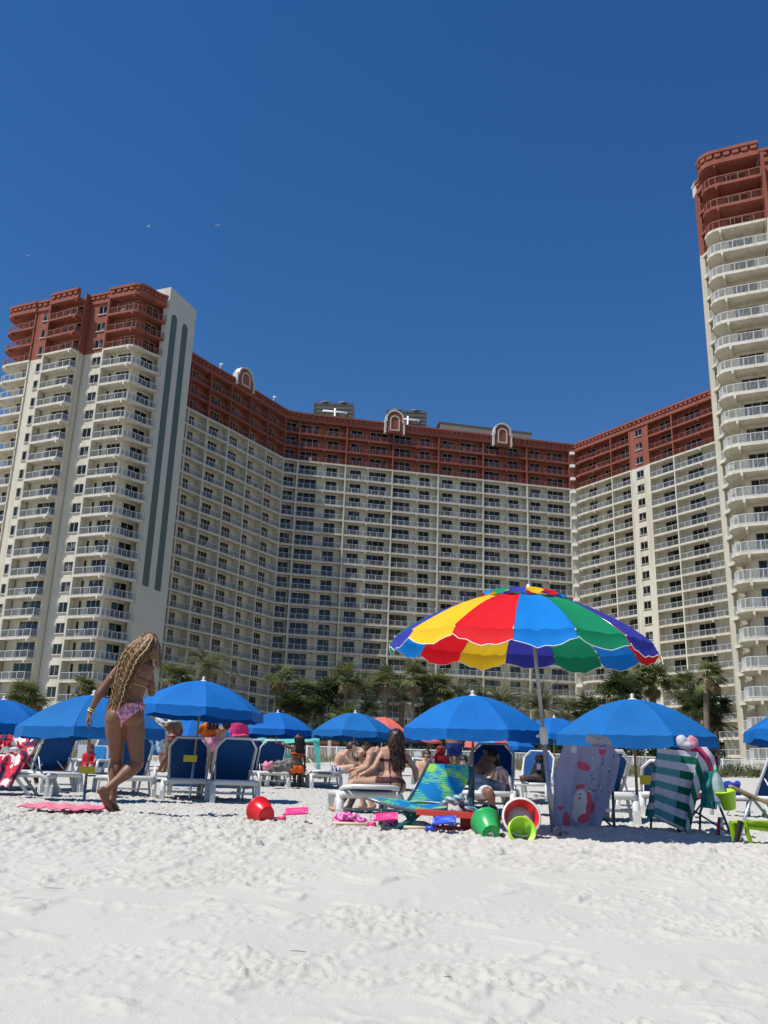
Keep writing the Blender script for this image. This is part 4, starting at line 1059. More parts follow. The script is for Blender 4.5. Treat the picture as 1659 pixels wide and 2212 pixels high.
def beach_chair(cx, cy, yaw, label, fabric, W2=.29, seatz=.36, topz=.98, tilt=.26):
    """folding chair seen from behind; built about its own origin, +Y is where the sitter looks"""
    r = thing('beach_chair', label, 'beach chair')
    f = MB()
    for sx in (-W2, W2):
        f.tube([(sx,.30,0),(sx,.26,.20),(sx,.10,seatz),(sx,-.06,seatz+.04),(sx,-.06-tilt,topz)], .012, 8)
        f.tube([(sx*.98,-.34,0),(sx*.98,-.10,seatz-.02),(sx*.98,.22,seatz+.24)], .012, 8)
        f.tube([(sx,-.16,seatz+.28),(sx,.24,seatz+.25)], .013, 8)
    f.build('frame', [M_tube], r)
    l = MB(); l.tube([(-W2,-.34,.01),(W2,.26,.03)], .010, 6); l.tube([(W2,-.34,.01),(-W2,.26,.03)], .010, 6); l.tube([(-W2,-.33,.02),(W2*.6,-.06,seatz-.04)], .010, 6); l.tube([(W2,-.33,.02),(-W2*.6,-.06,seatz-.04)], .010, 6)
    l.build('cross_brace', [M_tube], r)
    s = MB(); s.grid(lambda a,b: Vector((-W2+2*W2*a, -.05+.34*b, seatz+.02-.10*math.sin(math.pi*a)*math.sin(math.pi*min(1,b+.2)))), 10, 8); s.build('seat', [fabric], r)
    s = MB(); s.grid(lambda a,b: Vector((-W2+2*W2*a, -.06-tilt*b+.03*math.sin(math.pi*a)*-1, seatz+.04+(topz-seatz-.04)*b)), 10, 10); s.build('backrest', [fabric], r)
    for sx in (-W2,W2):
        MB().tube([(sx,-.17,seatz+.295),(sx,.22,seatz+.27)], [.02,.024], 8, flat=.6).build('armrest', [mat('arm_grip', (.02,.02,.025), .6)], r)
    r.location = (cx, cy, gz(cx, cy)-.01); r.rotation_euler = (0,0,yaw)
    return r
c1 = at(*V6(400,1120), 9.3); beach_chair(c1.x+.06, 9.3, -.25, 'folding beach chair under the pale lilac towel with maroon seat', M_maroon, W2=.20, topz=.74, tilt=.15)
Yt = lambda a, b: 8.90 + .05*b
drape(V6, UL, UR, Yt, 84, 150, uni, 'beach_towel', [M_lil, M_pk, M_whp, M_bd, M_lp], fold=.030, nf=2.3, ph=.8, label='pale lilac towel with coral pony print, hearts and blue dots draped over a chair', cat='towel')
# knotted white bag on its top
def blob(mb, V, pts, Y, m=0):
    for (x, y, rx, ry) in pts:
        c = P3(V, x, y, Y); e = P3(V, x+rx, y, Y); g = P3(V, x, y-ry, Y)
        mb.sphere(c, 1, 14, 10, m, sc=((e-c).length, (e-c).length*.7, (g-c).length))
def bundle(name, V, pts, Y, mats, label, cat, crumple=.02, vox=.012, seed=1, mfun=None, group=None, sub=0):
    """soft crumpled bundle: blobs fused into one surface and wrinkled"""
    mb = MB(); blob(mb, V, pts, Y); c = sum((Vector(v) for v in mb.V), Vector((0,0,0)))/len(mb.V); base = Vector((c.x, c.y, min(v[2] for v in mb.V)))
    me = mb.mesh(name, mats[0], base); ob = bpy.data.objects.new(name, me); COL.objects.link(ob)
    md = ob.modifiers.new('r', 'REMESH'); md.mode = 'VOXEL'; md.voxel_size = vox
    dg = bpy.context.evaluated_depsgraph_get(); m2 = bpy.data.meshes.new_from_object(ob.evaluated_get(dg)); ob.modifiers.clear(); ob.data = m2
    n = len(m2.vertices); co = np.empty(n*3, np.float32); m2.vertices.foreach_get('co', co); co = co.reshape(-1,3); no = np.empty(n*3, np.float32); m2.vertices.foreach_get('normal', no); no = no.reshape(-1,3)
    f = 8; w = vnoise(co[:,0]*f+co[:,1]*f*.7, co[:,2]*f*1.6, seed)+.6*vnoise(co[:,0]*f*2.2, co[:,2]*f*2.4+co[:,1]*f, seed+1)
    w = 1-2*np.abs(w)
    co = co + no*(w*crumple)[:,None]; m2.vertices.foreach_set('co', co.ravel()); m2.materials.clear()
    for m_ in mats: m2.materials.append(m_)
    mi = np.zeros(len(m2.polygons), np.int32)
    if mfun:
        for p in m2.polygons: mi[p.index] = mfun(Vector(co[p.vertices[0]])+base)
    m2.polygons.foreach_set('material_index', mi); m2.polygons.foreach_set('use_smooth', np.ones(len(mi), bool)); m2.update()
    ob.location = base; tag(ob, label, cat, group); return ob
M_bag = cloth('white_bag', (.62,.62,.64), .35, .35)
bundle('plastic_bag', V6, [(440,425,52,28),(500,430,50,30),(545,455,24,34),(415,405,22,18),(470,405,18,18)], 8.98, [M_bag], 'crumpled white plastic bag knotted on top of the pale lilac towel', 'bag', .016, .010, 3)
# --- striped towel and its companions over the right chair
c2 = at(*V6(1150,1170), 8.75); beach_chair(c2.x+.02, 8.95, .12, 'folding beach chair under the striped towels with maroon and white seat', M_maroon, W2=.25, topz=.72, tilt=.15)
M_tw = T('towel_white', (.58,.57,.66)); M_tl = T('towel_teal', (.10,.32,.34)); M_dg = T('towel_green', (.006,.13,.085)); M_mg = T('towel_magenta', (.52,.04,.13)); M_tq = T('towel_turquoise', (.02,.24,.24)); M_gold = T('towel_gold', (.42,.28,.05)); M_pw = T('towel_pink', (.62,.30,.36))
SL = [(885,478),(878,600),(872,720),(868,840),(862,960)]; SR = [(1165,505),(1155,600),(1120,780),(1100,930),(1078,1068)]
def strp(a, b):
    if b > .985: return 3
    k = (b*10.2+.35) % 2
    if k < 1: return 0
    return 1 if a < .58+.06*math.sin(b*3) else 2
drape(V6, SL, SR, lambda a,b: 8.52+.03*a, 60, 120, strp, 'striped_towel', [M_tw, M_tl, M_dg, M_gold], fold=.018, nf=1.5, label='white towel with teal and dark green stripes draped over the right beach chair', cat='towel')
def strp2(a, b):
    k = (b*7.4+.55-.8*a) % 2; return 0 if k < 1 else 2
drape(V6, [(1165,505),(1155,600),(1118,780),(1100,930),(1070,1110)], [(1250,610),(1215,690),(1160,830),(1140,930),(1105,1110)], lambda a,b: 8.50+.10*a, 26, 90, strp2, 'striped_towel', [M_tw, M_tl, M_dg], fold=.02, nf=1, ph=2, label='green and white end of a towel folded over beside the teal striped one', cat='towel')
drape(V6, [(888,500),(850,640),(832,800),(815,960)], [(905,500),(885,640),(880,800),(878,960)], lambda a,b: 8.62-.05*a, 18, 60, lambda a,b: 1 if (b*9) % 2 < 1 else 0, 'towel', [M_tw, M_tq], fold=.02, nf=1, label='turquoise and white towel edge hanging left of the striped towel', cat='towel')
drape(V6, [(880,560),(850,780),(810,900),(800,950)], [(900,560),(890,780),(880,900),(860,960)], lambda a,b: 8.80, 12, 40, lambda a,b: 0, 'towel', [M_tq], fold=.02, nf=1, label='plain dark turquoise towel hanging behind the striped towels at left', cat='towel')
drape(V6, [(1075,470),(1165,560),(1240,620),(1250,700)], [(1230,470),(1285,540),(1302,640),(1300,700)], lambda a,b: 8.60+.05*a, 26, 40, lambda a,b: 1 if .12 < a < .72 else 0, 'towel', [M_tw, M_mg], fold=.018, nf=1.4, ph=1, label='magenta and white towel over the top right of the striped towel chair', cat='towel')
drape(V6, [(1215,640),(1200,740),(1190,830),(1188,890)], [(1275,640),(1295,740),(1310,830),(1300,905)], lambda a,b: 8.56+.06*b, 26, 40, lambda a,b: 1 if (ell(a,b,.4,.35,.13,.12) or ell(a,b,.6,.72,.2,.13) or ell(a,b,.2,.7,.1,.08)) else 0, 'towel', [M_tq, M_tl], fold=.015, nf=1.3, label='turquoise towel with pale flowers hanging at the right of the striped towels', cat='towel')
drape(V6, [(1310,960),(1300,1040),(1310,1090),(1322,1110)], [(1345,960),(1348,1040),(1342,1090),(1328,1112)], lambda a,b: 8.7, 8, 20, lambda a,b: 1 if a < .5 else 0, 'towel', [M_tw, M_mg], fold=.008, nf=1, label='corner of a magenta and white towel hanging low beside the chair legs', cat='towel')
bundle('hooded_towel', V6, [(1065,430,46,38),(1125,430,44,36),(1095,455,60,26)], 8.58, [M_tw, M_pw], 'white and pink hood of a towel bunched on top of the striped towel chair', 'towel', .012, .010, 8, mfun=lambda p: 1 if p.x > P3(V6,1105,430,8.58).x else 0)
# hanging neon bucket with a water bottle
M_neon = mat('neon_plastic', (.36,.62,.012), .35, .04, 3, spec=.5); M_clear = mat('clear_plastic', (.55,.68,.72), .15, .1, 3, trans=.6, spec=.5); M_gcap = mat('green_cap', (.01,.3,.10), .4)
def bucket(name, label, r0, r1, h, m, handle=True, rim=.008, inside=None, grp=None):
    """open pail, base at the origin"""
    r = thing(name, label, 'bucket', group=grp)
    b = MB(); b.lathe([(0,.004),(r0*.98,.004),(r0,.0),(r0+.004,.01),(r1,h-.02),(r1+rim,h-.018),(r1+rim,h),(r1-.004,h),(r0-.002,.012),(0,.012)], 36); b.build('pail', [m], r)
    if handle:
        k = 20; t = MB(); t.tube([(math.cos(math.pi*i/k)*(r1+rim), math.sin(math.pi*i/k)*(r1+rim)*.99, h-.012) for i in range(k+1)], .0045, 6); t.build('handle', [m], r)
    return r
nb = bucket('toy_bucket', 'neon lime bucket hanging on the right beach chair', .052, .085, .165, M_neon); c = P3(V6,1392,905,8.4); nb.location = c; nb.rotation_euler = (.1,-.20,0)
bt = thing('water_bottle', 'big clear water bottle with green cap standing in the hanging lime bucket', 'bottle')
MB().lathe([(0,0),(.046,.0),(.05,.02),(.05,.17),(.046,.2),(.02,.255),(.015,.262),(.015,.28),(0,.28)], 20).build('bottle_body', [M_clear], bt); MB().lathe([(.017,.27),(.017,.298),(0,.298)], 14).build('cap', [M_gcap], bt)
c = P3(V6,1330,860,8.42); bt.location = c; bt.rotation_euler = (.05,-.12,0)
# --- lime chair at the right edge
M_lime = cloth('lime_fabric', (.26,.46,.012), .25, .7, .05, 4); M_arm = mat('wood_arm', (.36,.24,.12), .6, .15, 4, stretch=(1,6,6)); M_strap = mat('black_strap', (.012,.012,.014), .7)
Y0 = 7.6; lc = thing('beach_chair', 'lime green folding chair with silver tubes and wooden arm at the right edge', 'beach chair', (P3(V6,1560,1240,Y0).x, Y0, gz(3.3,Y0)))
m = MB(); rail(m, V6, [(1548,812,Y0),(1490,985,Y0),(1425,1262,Y0)], .014); rail(m, V6, [(1490,985,Y0),(1575,1000,Y0+.05),(1750,1010,Y0+.2)], .014); m.build('frame', [M_alu], lc); m = MB(); rail(m, V6, [(1850,812,Y0+.5),(1800,985,Y0+.5),(1720,1230,Y0+.5)], .014); m.build('rear_leg', [M_alu], lc)
m = MB(); rail(m, V6, [(1440,770,Y0+.03),(1560,840,Y0+.03),(1760,1080,Y0+.1)], .012); m.build('brace', [mat('sage_tube', (.20,.27,.24), .4, metal=.4)], lc)
m = MB(); a0, a1 = P3(V6,1395,742,Y0-.02), P3(V6,1750,905,Y0+.05); m.bar(a0, a1, .055, .018); m.build('armrest', [M_arm], lc)
m = MB(); m.grid(lambda a,b: P3(V6,1400+ (1800-1400)*a, 985+10*a+ (b*85*(.5+.5*a) if b > 0 else 0), Y0-.03+.28*b-.04*math.sin(3*b)), 14, 10); so = m.build('seat', [M_lime], lc)
m = MB(); m.tube([P3(V6,1395,1000,Y0-.03),P3(V6,1600,1000,Y0),P3(V6,1750,1006,Y0+.1)], .024, 10, flat=.8); m.build('seat_roll', [M_lime], lc)
def ribbon(mb, V, pts, w, m=0):
    P = [P3(V, *p) for p in pts]; vs = []
    for i, p in enumerate(P):
        t = (P[min(i+1,len(P)-1)]-P[max(i-1,0)]).normalized(); sd = t.cross(Vector((0,1,.2))).normalized(); vs += [p-sd*w/2, p+sd*w/2, p-sd*w/2+Vector((0,.005,0)), p+sd*w/2+Vector((0,.005,0))]
    fs = []
    for i in range(len(P)-1): fs += [(4*i,4*i+1,4*i+5,4*i+4),(4*i+2,4*i+6,4*i+7,4*i+3),(4*i,4*i+4,4*i+6,4*i+2),(4*i+1,4*i+3,4*i+7,4*i+5)]
    mb.add(vs, fs, m, True)
m = MB(); ribbon(m, V6, [(1408,1000,Y0-.05),(1420,1060,Y0-.05),(1436,1150,Y0-.05),(1475,1240,Y0-.05),(1530,1288,Y0-.05)], .055); m.build('strap', [M_lime], lc)
m = MB(); ribbon(m, V6, [(1505,990,Y0-.05),(1515,1070,Y0-.05),(1548,1160,Y0-.05),(1600,1235,Y0-.02),(1700,1285,Y0)], .035); m.build('strap', [M_lime], lc)
m = MB(); ribbon(m, V6, [(1468,985,Y0-.07),(1455,1060,Y0-.07),(1440,1120,Y0-.07),(1432,1175,Y0-.07)], .045); m.tube([P3(V6,1432,1170,Y0-.07),P3(V6,1465,1200,Y0-.08)],.006,6); m.tube([P3(V6,1432,1170,Y0-.07),P3(V6,1395,1190,Y0-.08),P3(V6,1380,1225,Y0-.08)],.008,6); m.build('buckle_strap', [M_strap], lc)

# --- things lying on the sand by the rainbow pole
def lying_bottle(x0, y0, x1, y1, V, Y, body, capm, label, r=.035):
    a = P3(V,x0,y0,Y); b = P3(V,x1,y1,Y-.05); L = (b-a).length; d = (b-a).normalized(); t = thing('bottle', label, 'bottle')
    MB().lathe([(0,0),(r,.0),(r,.3*L),(r*.93,.34*L),(r,.38*L),(r,.62*L),(r*.5,.86*L),(r*.38,.88*L),(r*.38,.9*L),(0,.9*L)], 18).build('bottle_body', [body], t)
    MB().lathe([(r*.45,.88*L),(r*.45,L),(0,L)], 12).build('cap', [capm], t)
    t.rotation_mode = 'QUATERNION'; t.rotation_quaternion = Vector((0,0,1)).rotation_difference(d); z = gz(a.x, Y)+r; t.location = (a.x, Y, max(z, gz(b.x,Y)+r)); return t
M_black = mat('black_plastic', (.012,.012,.014), .35); M_cola = mat('bottle_label', (.10,.06,.055), .3, .6, 30, col2=(.45,.40,.38), detail=1)
lying_bottle(158,1120,292,1158,V6,7.55,M_cola,M_black,'dark drink bottle with black cap lying at the foot of the rainbow pole',.04)
M_navyc = T('navy_cloth', (.008,.014,.06), .05); M_bluec = T('blue_toy', (.02,.05,.42), .05)
bundle('cloth', V6, [(130,1085,26,18),(170,1075,26,16),(110,1098,14,10)], 7.85, [M_navyc], 'small navy cloth knotted round the foot of the rainbow pole', 'cloth', .01, .008, 5)
bundle('beach_toy', V6, [(520,1148,22,12),(570,1150,40,14),(640,1148,20,8),(540,1160,30,9)], 8.3, [M_bluec], 'bright blue beach toy on the sand behind the pale lilac towel', 'toy', .008, .008, 6)
bundle('cloth', V6, [(850,1156,28,9),(900,1160,40,9),(950,1160,30,8)], 8.3, [M_navyc], 'dark cloth on the shaded sand between the two towel chairs', 'cloth', .008, .008, 7)
bundle('ball', V6, [(1325,1172,18,18)], 8.3, [M_tq], 'small dark teal ball beside the chair legs', 'ball', .0, .008, 7)
bundle('sand_mould', V6, [(1225,1222,40,7),(1265,1220,22,7)], 7.9, [mat('orange_plastic', (.7,.22,.06), .5)], 'flat orange sand toy half buried before the striped towel chair', 'toy', .003, .007, 9)
bundle('cooler_bag', V6, [(1400,740,48,34),(1440,735,24,26),(1425,800,40,36)], 17, [T('royal_blue', (.02,.045,.32), .05)], 'royal blue bag on the sand beyond the hanging lime bucket', 'bag', .03, .02, 10)

# --- low folding lounge with palm print, pulled up between the buckets and the woman
M_lg = cloth('palm_print', (.03,.36,.55), .3, .7, .05, 6)
def palmprint():
    m, t, b = nt('palm_print_cloth', .75, .2); N = t.nodes; L = t.links
    tc = N.new('ShaderNodeTexCoord'); mp = N.new('ShaderNodeMapping'); mp.inputs['Rotation'].default_value = (.3,.5,.4); mp.inputs['Scale'].default_value = (5.5,5.5,7); L.new(tc.outputs['Object'], mp.inputs[0])
    w = N.new('ShaderNodeTexNoise'); w.inputs['Scale'].default_value = 1.1; w.inputs['Detail'].default_value = 2; L.new(mp.outputs[0], w.inputs['Vector'])
    wv = N.new('ShaderNodeTexWave'); wv.wave_type = 'RINGS'; wv.inputs['Scale'].default_value = 2.4; wv.inputs['Distortion'].default_value = 9; wv.inputs['Detail'].default_value = 3; L.new(mp.outputs[0], wv.inputs['Vector'])
    ad = N.new('ShaderNodeMath'); ad.operation = 'MULTIPLY_ADD'; ad.inputs[1].default_value = .16; L.new(wv.outputs[1], ad.inputs[0]); L.new(w.outputs[0], ad.inputs[2])
    rp = N.new('ShaderNodeValToRGB'); e = rp.color_ramp.elements; rp.color_ramp.interpolation = 'CONSTANT'
    e[0].position = 0; e[0].color = (.01,.22,.56,1); e[1].position = .57; e[1].color = (.02,.38,.52,1); q = e.new(.62); q.color = (.22,.60,.12,1); q = e.new(.76); q.color = (.40,.66,.14,1)
    L.new(ad.outputs[0], rp.inputs[0]); L.new(rp.outputs[0], b.inputs['Base Color'])
    out = [n for n in N if n.type == 'OUTPUT_MATERIAL'][0]; tr = N.new('ShaderNodeBsdfTranslucent'); mx = N.new('ShaderNodeMixShader'); mx.inputs[0].default_value = .35
    L.new(rp.outputs[0], tr.inputs[0]); L.new(b.outputs[0], mx.inputs[1]); L.new(tr.outputs[0], mx.inputs[2]); L.new(mx.outputs[0], out.inputs[0]); return m
M_pp = palmprint(); M_teal2 = cloth('teal_webbing', (.012,.10,.10), .1)
Yl = 8.0; c = P3(V4, 600, 850, Yl); lg = thing('folding_lounge', 'low folding lounge with blue and lime palm print fabric and raised back', 'lounge chair', (c.x, Yl, gz(c.x,Yl)))
BL = [(548,622),(600,520),(655,420),(690,362)]; BR = [(830,655),(905,560),(1010,480),(1020,372)]
m = MB()
def fb(a, b):
    l = lerp_line(BL, b); r_ = lerp_line([(840,640),(930,570),(985,470),(975,368)], b); return P3(V4, l[0]+(r_[0]-l[0])*a, l[1]+(r_[1]-l[1])*a, Yl+.16+.30*b+.14*a-.04*math.sin(math.pi*a))
m.grid(fb, 20, 20); m.build('backrest', [M_pp], lg)
m = MB(); m.grid(lambda a,b: P3(V4, 965+ (1022-965)*a + (15 if b < .4 else 0)*(1-a), 600-228*b+20*a, Yl+.5+.30*b*1.0+.12*a), 6, 12); m.build('backrest_side', [M_teal2], lg)
m = MB()
def fs_(a, b):      # a: along from the tip to the seat, b: near edge to far edge
    near = lerp_line([(235,600),(300,622),(420,665),(600,698),(820,688)], a); far = lerp_line([(262,600),(380,606),(470,612),(560,624),(830,650)], a)
    sag = 10*math.sin(math.pi*b)*math.sin(math.pi*a)
    return P3(V4, near[0]+(far[0]-near[0])*b, near[1]+(far[1]-near[1])*b+sag, Yl-.22+.50*b)
m.grid(fs_, 30, 10); m.build('seat', [M_pp], lg)
m = MB(); rail(m, V4, [(235,602,Yl-.22),(420,668,Yl-.22),(600,702,Yl-.22),(822,692,Yl-.22)], .013); rail(m, V4, [(366,640,Yl-.2),(342,800,Yl-.22)], .012); rail(m, V4, [(548,622,Yl+.15),(690,358,Yl+.46)], .011); rail(m, V4, [(975,600,Yl+.4),(1022,378,Yl+.6)], .011); rail(m, V4, [(820,690,Yl-.2),(826,640,Yl-.1)], .011)
M_st = mat('steel_bar', (.16,.17,.18), .35, .05, 3, metal=.6); m9 = MB(); rail(m9, V4, [(345,700,Yl+.2),(640,720,Yl+.2)], .010); m9.build('crossbar', [M_st], lg); m.build('frame', [mat('steel_tube', (.16,.17,.18), .35, .05, 3, metal=.6)], lg)
m = MB(); rail(m, V4, [(640,700,Yl-.15),(560,770,Yl-.18),(445,848,Yl-.2)], .026); rail(m, V4, [(520,690,Yl-.1),(560,760,Yl-.15),(550,800,Yl-.15)], .022); m.build('leg', [M_teal2], lg)
# red side table / low red chair frame
M_redp = mat('red_frame', (.62,.06,.04), .35, .06, 3); M_dred = mat('dark_red', (.17,.010,.012), .45, .06, 3)
c = P3(V4, 840, 880, 7.75); tb = thing('folding_table', 'low red slatted folding table behind the green bucket', 'table', (c.x, 7.75, gz(c.x,7.75)))
m = MB(); t0, t1 = P3(V4,605,708,7.6), P3(V4,1075,742,7.6); dv_ = Vector((.04,.45,.0))
m.obox((t0+t1)/2+dv_/2, (t1-t0)/2, dv_/2, Vector((0,0,.022))); m.build('tabletop', [M_redp], tb)
for (xa,ya,xb,yb,YY) in [(735,730,740,850,7.65),(800,735,790,860,7.95),(1000,745,1005,880,7.7)]:
    m = MB(); rail(m, V4, [(xa,ya,YY),(xb,yb,YY)], .013); m.build('leg', [M_dred], tb)
m = MB(); p0, p1 = P3(V4,985,745,7.72), P3(V4,985,895,7.72); m.obox((p0+p1)/2, (.075,0,0), (0,.012,0), (p1-p0)/2); m.build('end_panel', [M_dred], tb)
m = MB(); rail(m, V4, [(740,812,7.66),(1000,826,7.7)], .010); m.build('stretcher', [M_dred], tb)
m = MB(); rail(m, V4, [(890,888,7.5),(1040,905,7.5)], .012); m.build('foot_rail', [M_redp], tb)
# dark red low seat behind
c = P3(V4, 1340, 760, 8.5); rs_ = thing('beach_chair', 'empty dark red low beach seat between the red and white bucket and the reclining man', 'beach chair', (c.x, 8.5, gz(c.x,8.5)))
m = MB(); m.grid(lambda a,b: P3(V4, 1195+295*a, 682+14*a*a+(52*(1-abs(2*a-1)**3)+6)*b, 8.3+.35*b), 16, 6); m.build('seat', [M_dred], rs_)
m = MB(); rail(m, V4, [(1185,740,8.35),(1240,765,8.3),(1420,760,8.3)], .012); rail(m, V4, [(1420,740,8.3),(1432,790,8.25)], .016); rail(m, V4, [(1225,760,8.3),(1240,800,8.3)], .014); m.build('frame', [M_tube], rs_)
# crumpled stripe towel on the lounge / table
M_aq = T('aqua_towel', (.03,.33,.35)); M_den = T('denim_towel', (.03,.055,.10))
def wavy(mb, V, x0, x1, yf, w, Y, m, ph, amp=22):
    pts = [(x0+(x1-x0)*i/14, yf(i/14)+amp*math.sin(i*.75+ph), Y+.03*math.sin(i+ph)) for i in range(15)]
    mb.tube([P3(V,*p) for p in pts], w, 8, m, flat=.55)
bundle('beach_towel', V4, [(1010,680,70,30),(1090,690,70,34),(1150,700,50,32),(950,650,40,24),(1180,720,40,22)], 7.95, [M_den, M_tw], 'dark blue striped towel heaped beside the palm print lounge', 'towel', .016, .010, 21, mfun=lambda p: 1 if math.sin(p.x*95+p.z*20) > .82 else 0)
bundle('beach_towel', V4, [(850,625,46,18),(910,610,46,16),(955,640,34,22),(1000,680,40,18),(1050,705,44,16),(900,640,40,18),(800,640,30,12)], 7.78, [M_aq, M_tw], 'aqua towel with white stripes crumpled on the red table', 'towel', .013, .009, 22, mfun=lambda p: 1 if math.sin(p.x*70+p.z*130) > .1 else 0)
# buckets
M_gb = mat('green_plastic', (.025,.36,.09), .32, .04, 4, spec=.5); M_rbk = mat('red_plastic', (.62,.008,.014), .30, .04, 4, spec=.5); M_lm = mat('lime_plastic', (.32,.60,.015), .32, .04, 4, spec=.5)
def lay(b, u, v, Y, d, roll=0, dz=0):
    b.rotation_mode = 'QUATERNION'; b.rotation_quaternion = Vector((0,0,1)).rotation_difference(Vector(d).normalized()) @ Quaternion((0,0,1), roll); b.location = at(u, v, Y)+Vector((0,0,dz)); return b
g = bucket('toy_bucket', 'green bucket tipped over with its base to the camera', .066, .110, .20, M_gb, grp='toy buckets on the sand')
st = MB(); st.box(-.020,.020,-.016,.016,-.0025,-.0005); so = st.build('sticker', [mat('sticker', (.65,.65,.65), .5, .5, 60, col2=(.05,.05,.05), detail=0)], g)
lay(g, *V4(1140,865), 7.22, (-.10,.86,.40), 1.0)
rb_ = bucket('toy_bucket', 'red bucket with white rim tipped towards the camera and full of sand', .085, .135, .22, M_rbk, rim=.012, grp='toy buckets on the sand')
rm = MB(); rm.lathe([(.139,.205),(.150,.205),(.150,.224),(.134,.224)], 36); rm.build('rim', [M_plast], rb_)
sm = MB(); sm.lathe([(0,.15),(.05,.155),(.10,.125),(.12,.10)], 24); ss = sm.build('sand_fill', [mat('sand_wet', (.50,.48,.44), .9, .08, 20, bump=.004, bscale=60)], rb_)
lay(rb_, *V4(1335,800), 7.42, (-.03,-.90,.28), .6, .0)
lb_ = bucket('toy_bucket', 'small lime bucket lying in front of the red and white one', .062, .098, .15, M_lm, grp='toy buckets on the sand')
lay(lb_, *V4(1330,885), 7.20, (.10,-.88,.34), 2.6, 0)
rd = bucket('toy_bucket', 'red bucket lying on its side left of the pink shovel', .068, .106, .185, M_rbk, grp='toy buckets on the sand')
lay(rd, 577, 1757, 8.0, (-.50,.82,.20), 0); rd.location.z = gz(rd.location.x, 8.0)+.080
# shovels
M_pinkp = mat('pink_plastic', (.85,.03,.19), .4, .05, 4); M_bluep = mat('blue_plastic', (.02,.07,.55), .4, .05, 4); M_ply = mat('pale_wood', (.60,.47,.30), .6, .1, 3, stretch=(1,1,1))
def shovel(h0, h1, b1, w, Y, m, label):
    a = at(*h0, Y); b = at(*h1, Y-.03); e = at(*b1, Y-.08); t = thing('toy_shovel', label, 'shovel', (a.x, Y, gz(a.x,Y)), 0, 'toy shovels with wooden handles')
    for p in (a, b, e): p.z = gz(p.x, p.y)+.045
    MB().tube([a, b], .013, 10).build('handle', [M_ply], t)
    d = (e-b).normalized(); sd = Vector((0,0,1)).cross(d).normalized(); L = (e-b).length; k = MB()
    k.tube([b-d*.02, b+d*.05], [.017,.02], 10)
    def f(s, q):
        ww = w*(.22+.95*math.sin(math.pi*min(1,.08+q*.92))**.8)
        return b+d*(.03+(L-.03)*q)+sd*ww*(2*s-1)+Vector((0,0,.03*(2*s-1)**2+.02*q+.004+.048*s))
    k.grid(f, 10, 12); o = k.build('blade', [m], t); md = o.modifiers.new('s','SOLIDIFY'); md.thickness = .004
shovel((525,1777),(604,1781),(664,1776),.062,8.25,M_pinkp,'pink bladed shovel lying right of the red bucket')
shovel((716,1796),(798,1801),(858,1796),.060,7.75,M_pinkp,'pink bladed shovel in front of the pink shell print bag')
shovel((872,1800),(925,1806),(985,1808),.055,7.5,M_bluep,'blue bladed shovel left of the green bucket')
# pink bags
def shells():
    m, t, b = nt('shell_print', .8, .2); N = t.nodes; L = t.links; tc = N.new('ShaderNodeTexCoord'); vo = N.new('ShaderNodeTexVoronoi'); vo.inputs['Scale'].default_value = 17; L.new(tc.outputs['Object'], vo.inputs['Vector'])
    w = N.new('ShaderNodeTexNoise'); w.inputs['Scale'].default_value = 40; L.new(tc.outputs['Object'], w.inputs['Vector']); mu = N.new('ShaderNodeMath'); mu.operation = 'MULTIPLY_ADD'; mu.inputs[1].default_value = .5; L.new(w.outputs[0], mu.inputs[0]); L.new(vo.outputs[0], mu.inputs[2])
    rp = N.new('ShaderNodeValToRGB'); e = rp.color_ramp.elements; rp.color_ramp.interpolation = 'CONSTANT'; e[0].position = 0; e[0].color = (.20,.01,.09,1); e[1].position = .46; e[1].color = (.55,.05,.25,1); q = e.new(.62); q.color = (.62,.25,.48,1); q = e.new(.85); q.color = (.40,.02,.16,1)
    L.new(mu.outputs[0], rp.inputs[0]); L.new(rp.outputs[0], b.inputs['Base Color']); return m
M_sh = shells(); M_pk2 = T('pink_cloth', (.72,.25,.30), .2); M_mgd = T('magenta_shade', (.30,.01,.12), .1)
W9 = lambda x, y: ((900+x/4.1475)/1.396, (2400+y/4.1475)/1.396)
bundle('beach_bag', W9, [(545,300,130,100),(600,290,80,90),(640,330,90,66),(480,335,75,60)], 8.05, [M_sh], 'pink shell print bag lying slumped on the sand', 'bag', .012, .009, 31)
bundle('beach_bag', W9, [(700,270,70,36),(780,320,80,36),(850,360,70,36),(900,380,40,20)], 8.0, [M_sh, M_pk2], 'rolled pink strap and flap of the shell print bag, sloping to the shovel', 'bag', .010, .009, 32, mfun=lambda p: 1 if p.z > W9z(p.x) else 0) if False else bundle('towel_roll', W9, [(690,262,66,34),(770,312,80,38),(850,360,74,38),(905,385,36,20)], 8.0, [M_sh], 'rolled pink patterned cloth sloping down beside the shell print bag', 'cloth', .010, .009, 32)
bundle('beach_bag', W9, [(1180,320,80,85),(1120,350,70,50),(1230,380,50,45)], 8.15, [M_sh], 'darker magenta shell print bag under the palm print lounge', 'bag', .012, .009, 33)
lying_bottle(1375,372,1700,402,W9,8.0,M_clear,mat('white_cap',(.6,.6,.6),.4),'clear empty bottle lying on the sand under the palm print lounge',.038)
# pink towel on the sand
pt = MB(); c0 = ghit(136, 1749)
def fp(a, b):
    p = at(50+173*a, 1749, 8.62); x = p.x; y = 8.45+.36*b+.05*math.sin(a*7); return Vector((x, y, gz(x,y)+.07+.007*math.sin(a*23+b*4)+.005*math.sin(a*41-b*9)+.02*b))
pt.grid(fp, 60, 16); o = pt.build('beach_towel', [T('pink_towel', (.80,.20,.30), .1)], None, label='pink towel spread crumpled on the sand left of the walking woman', cat='towel')
md = o.modifiers.new('s','SOLIDIFY'); md.thickness = .012
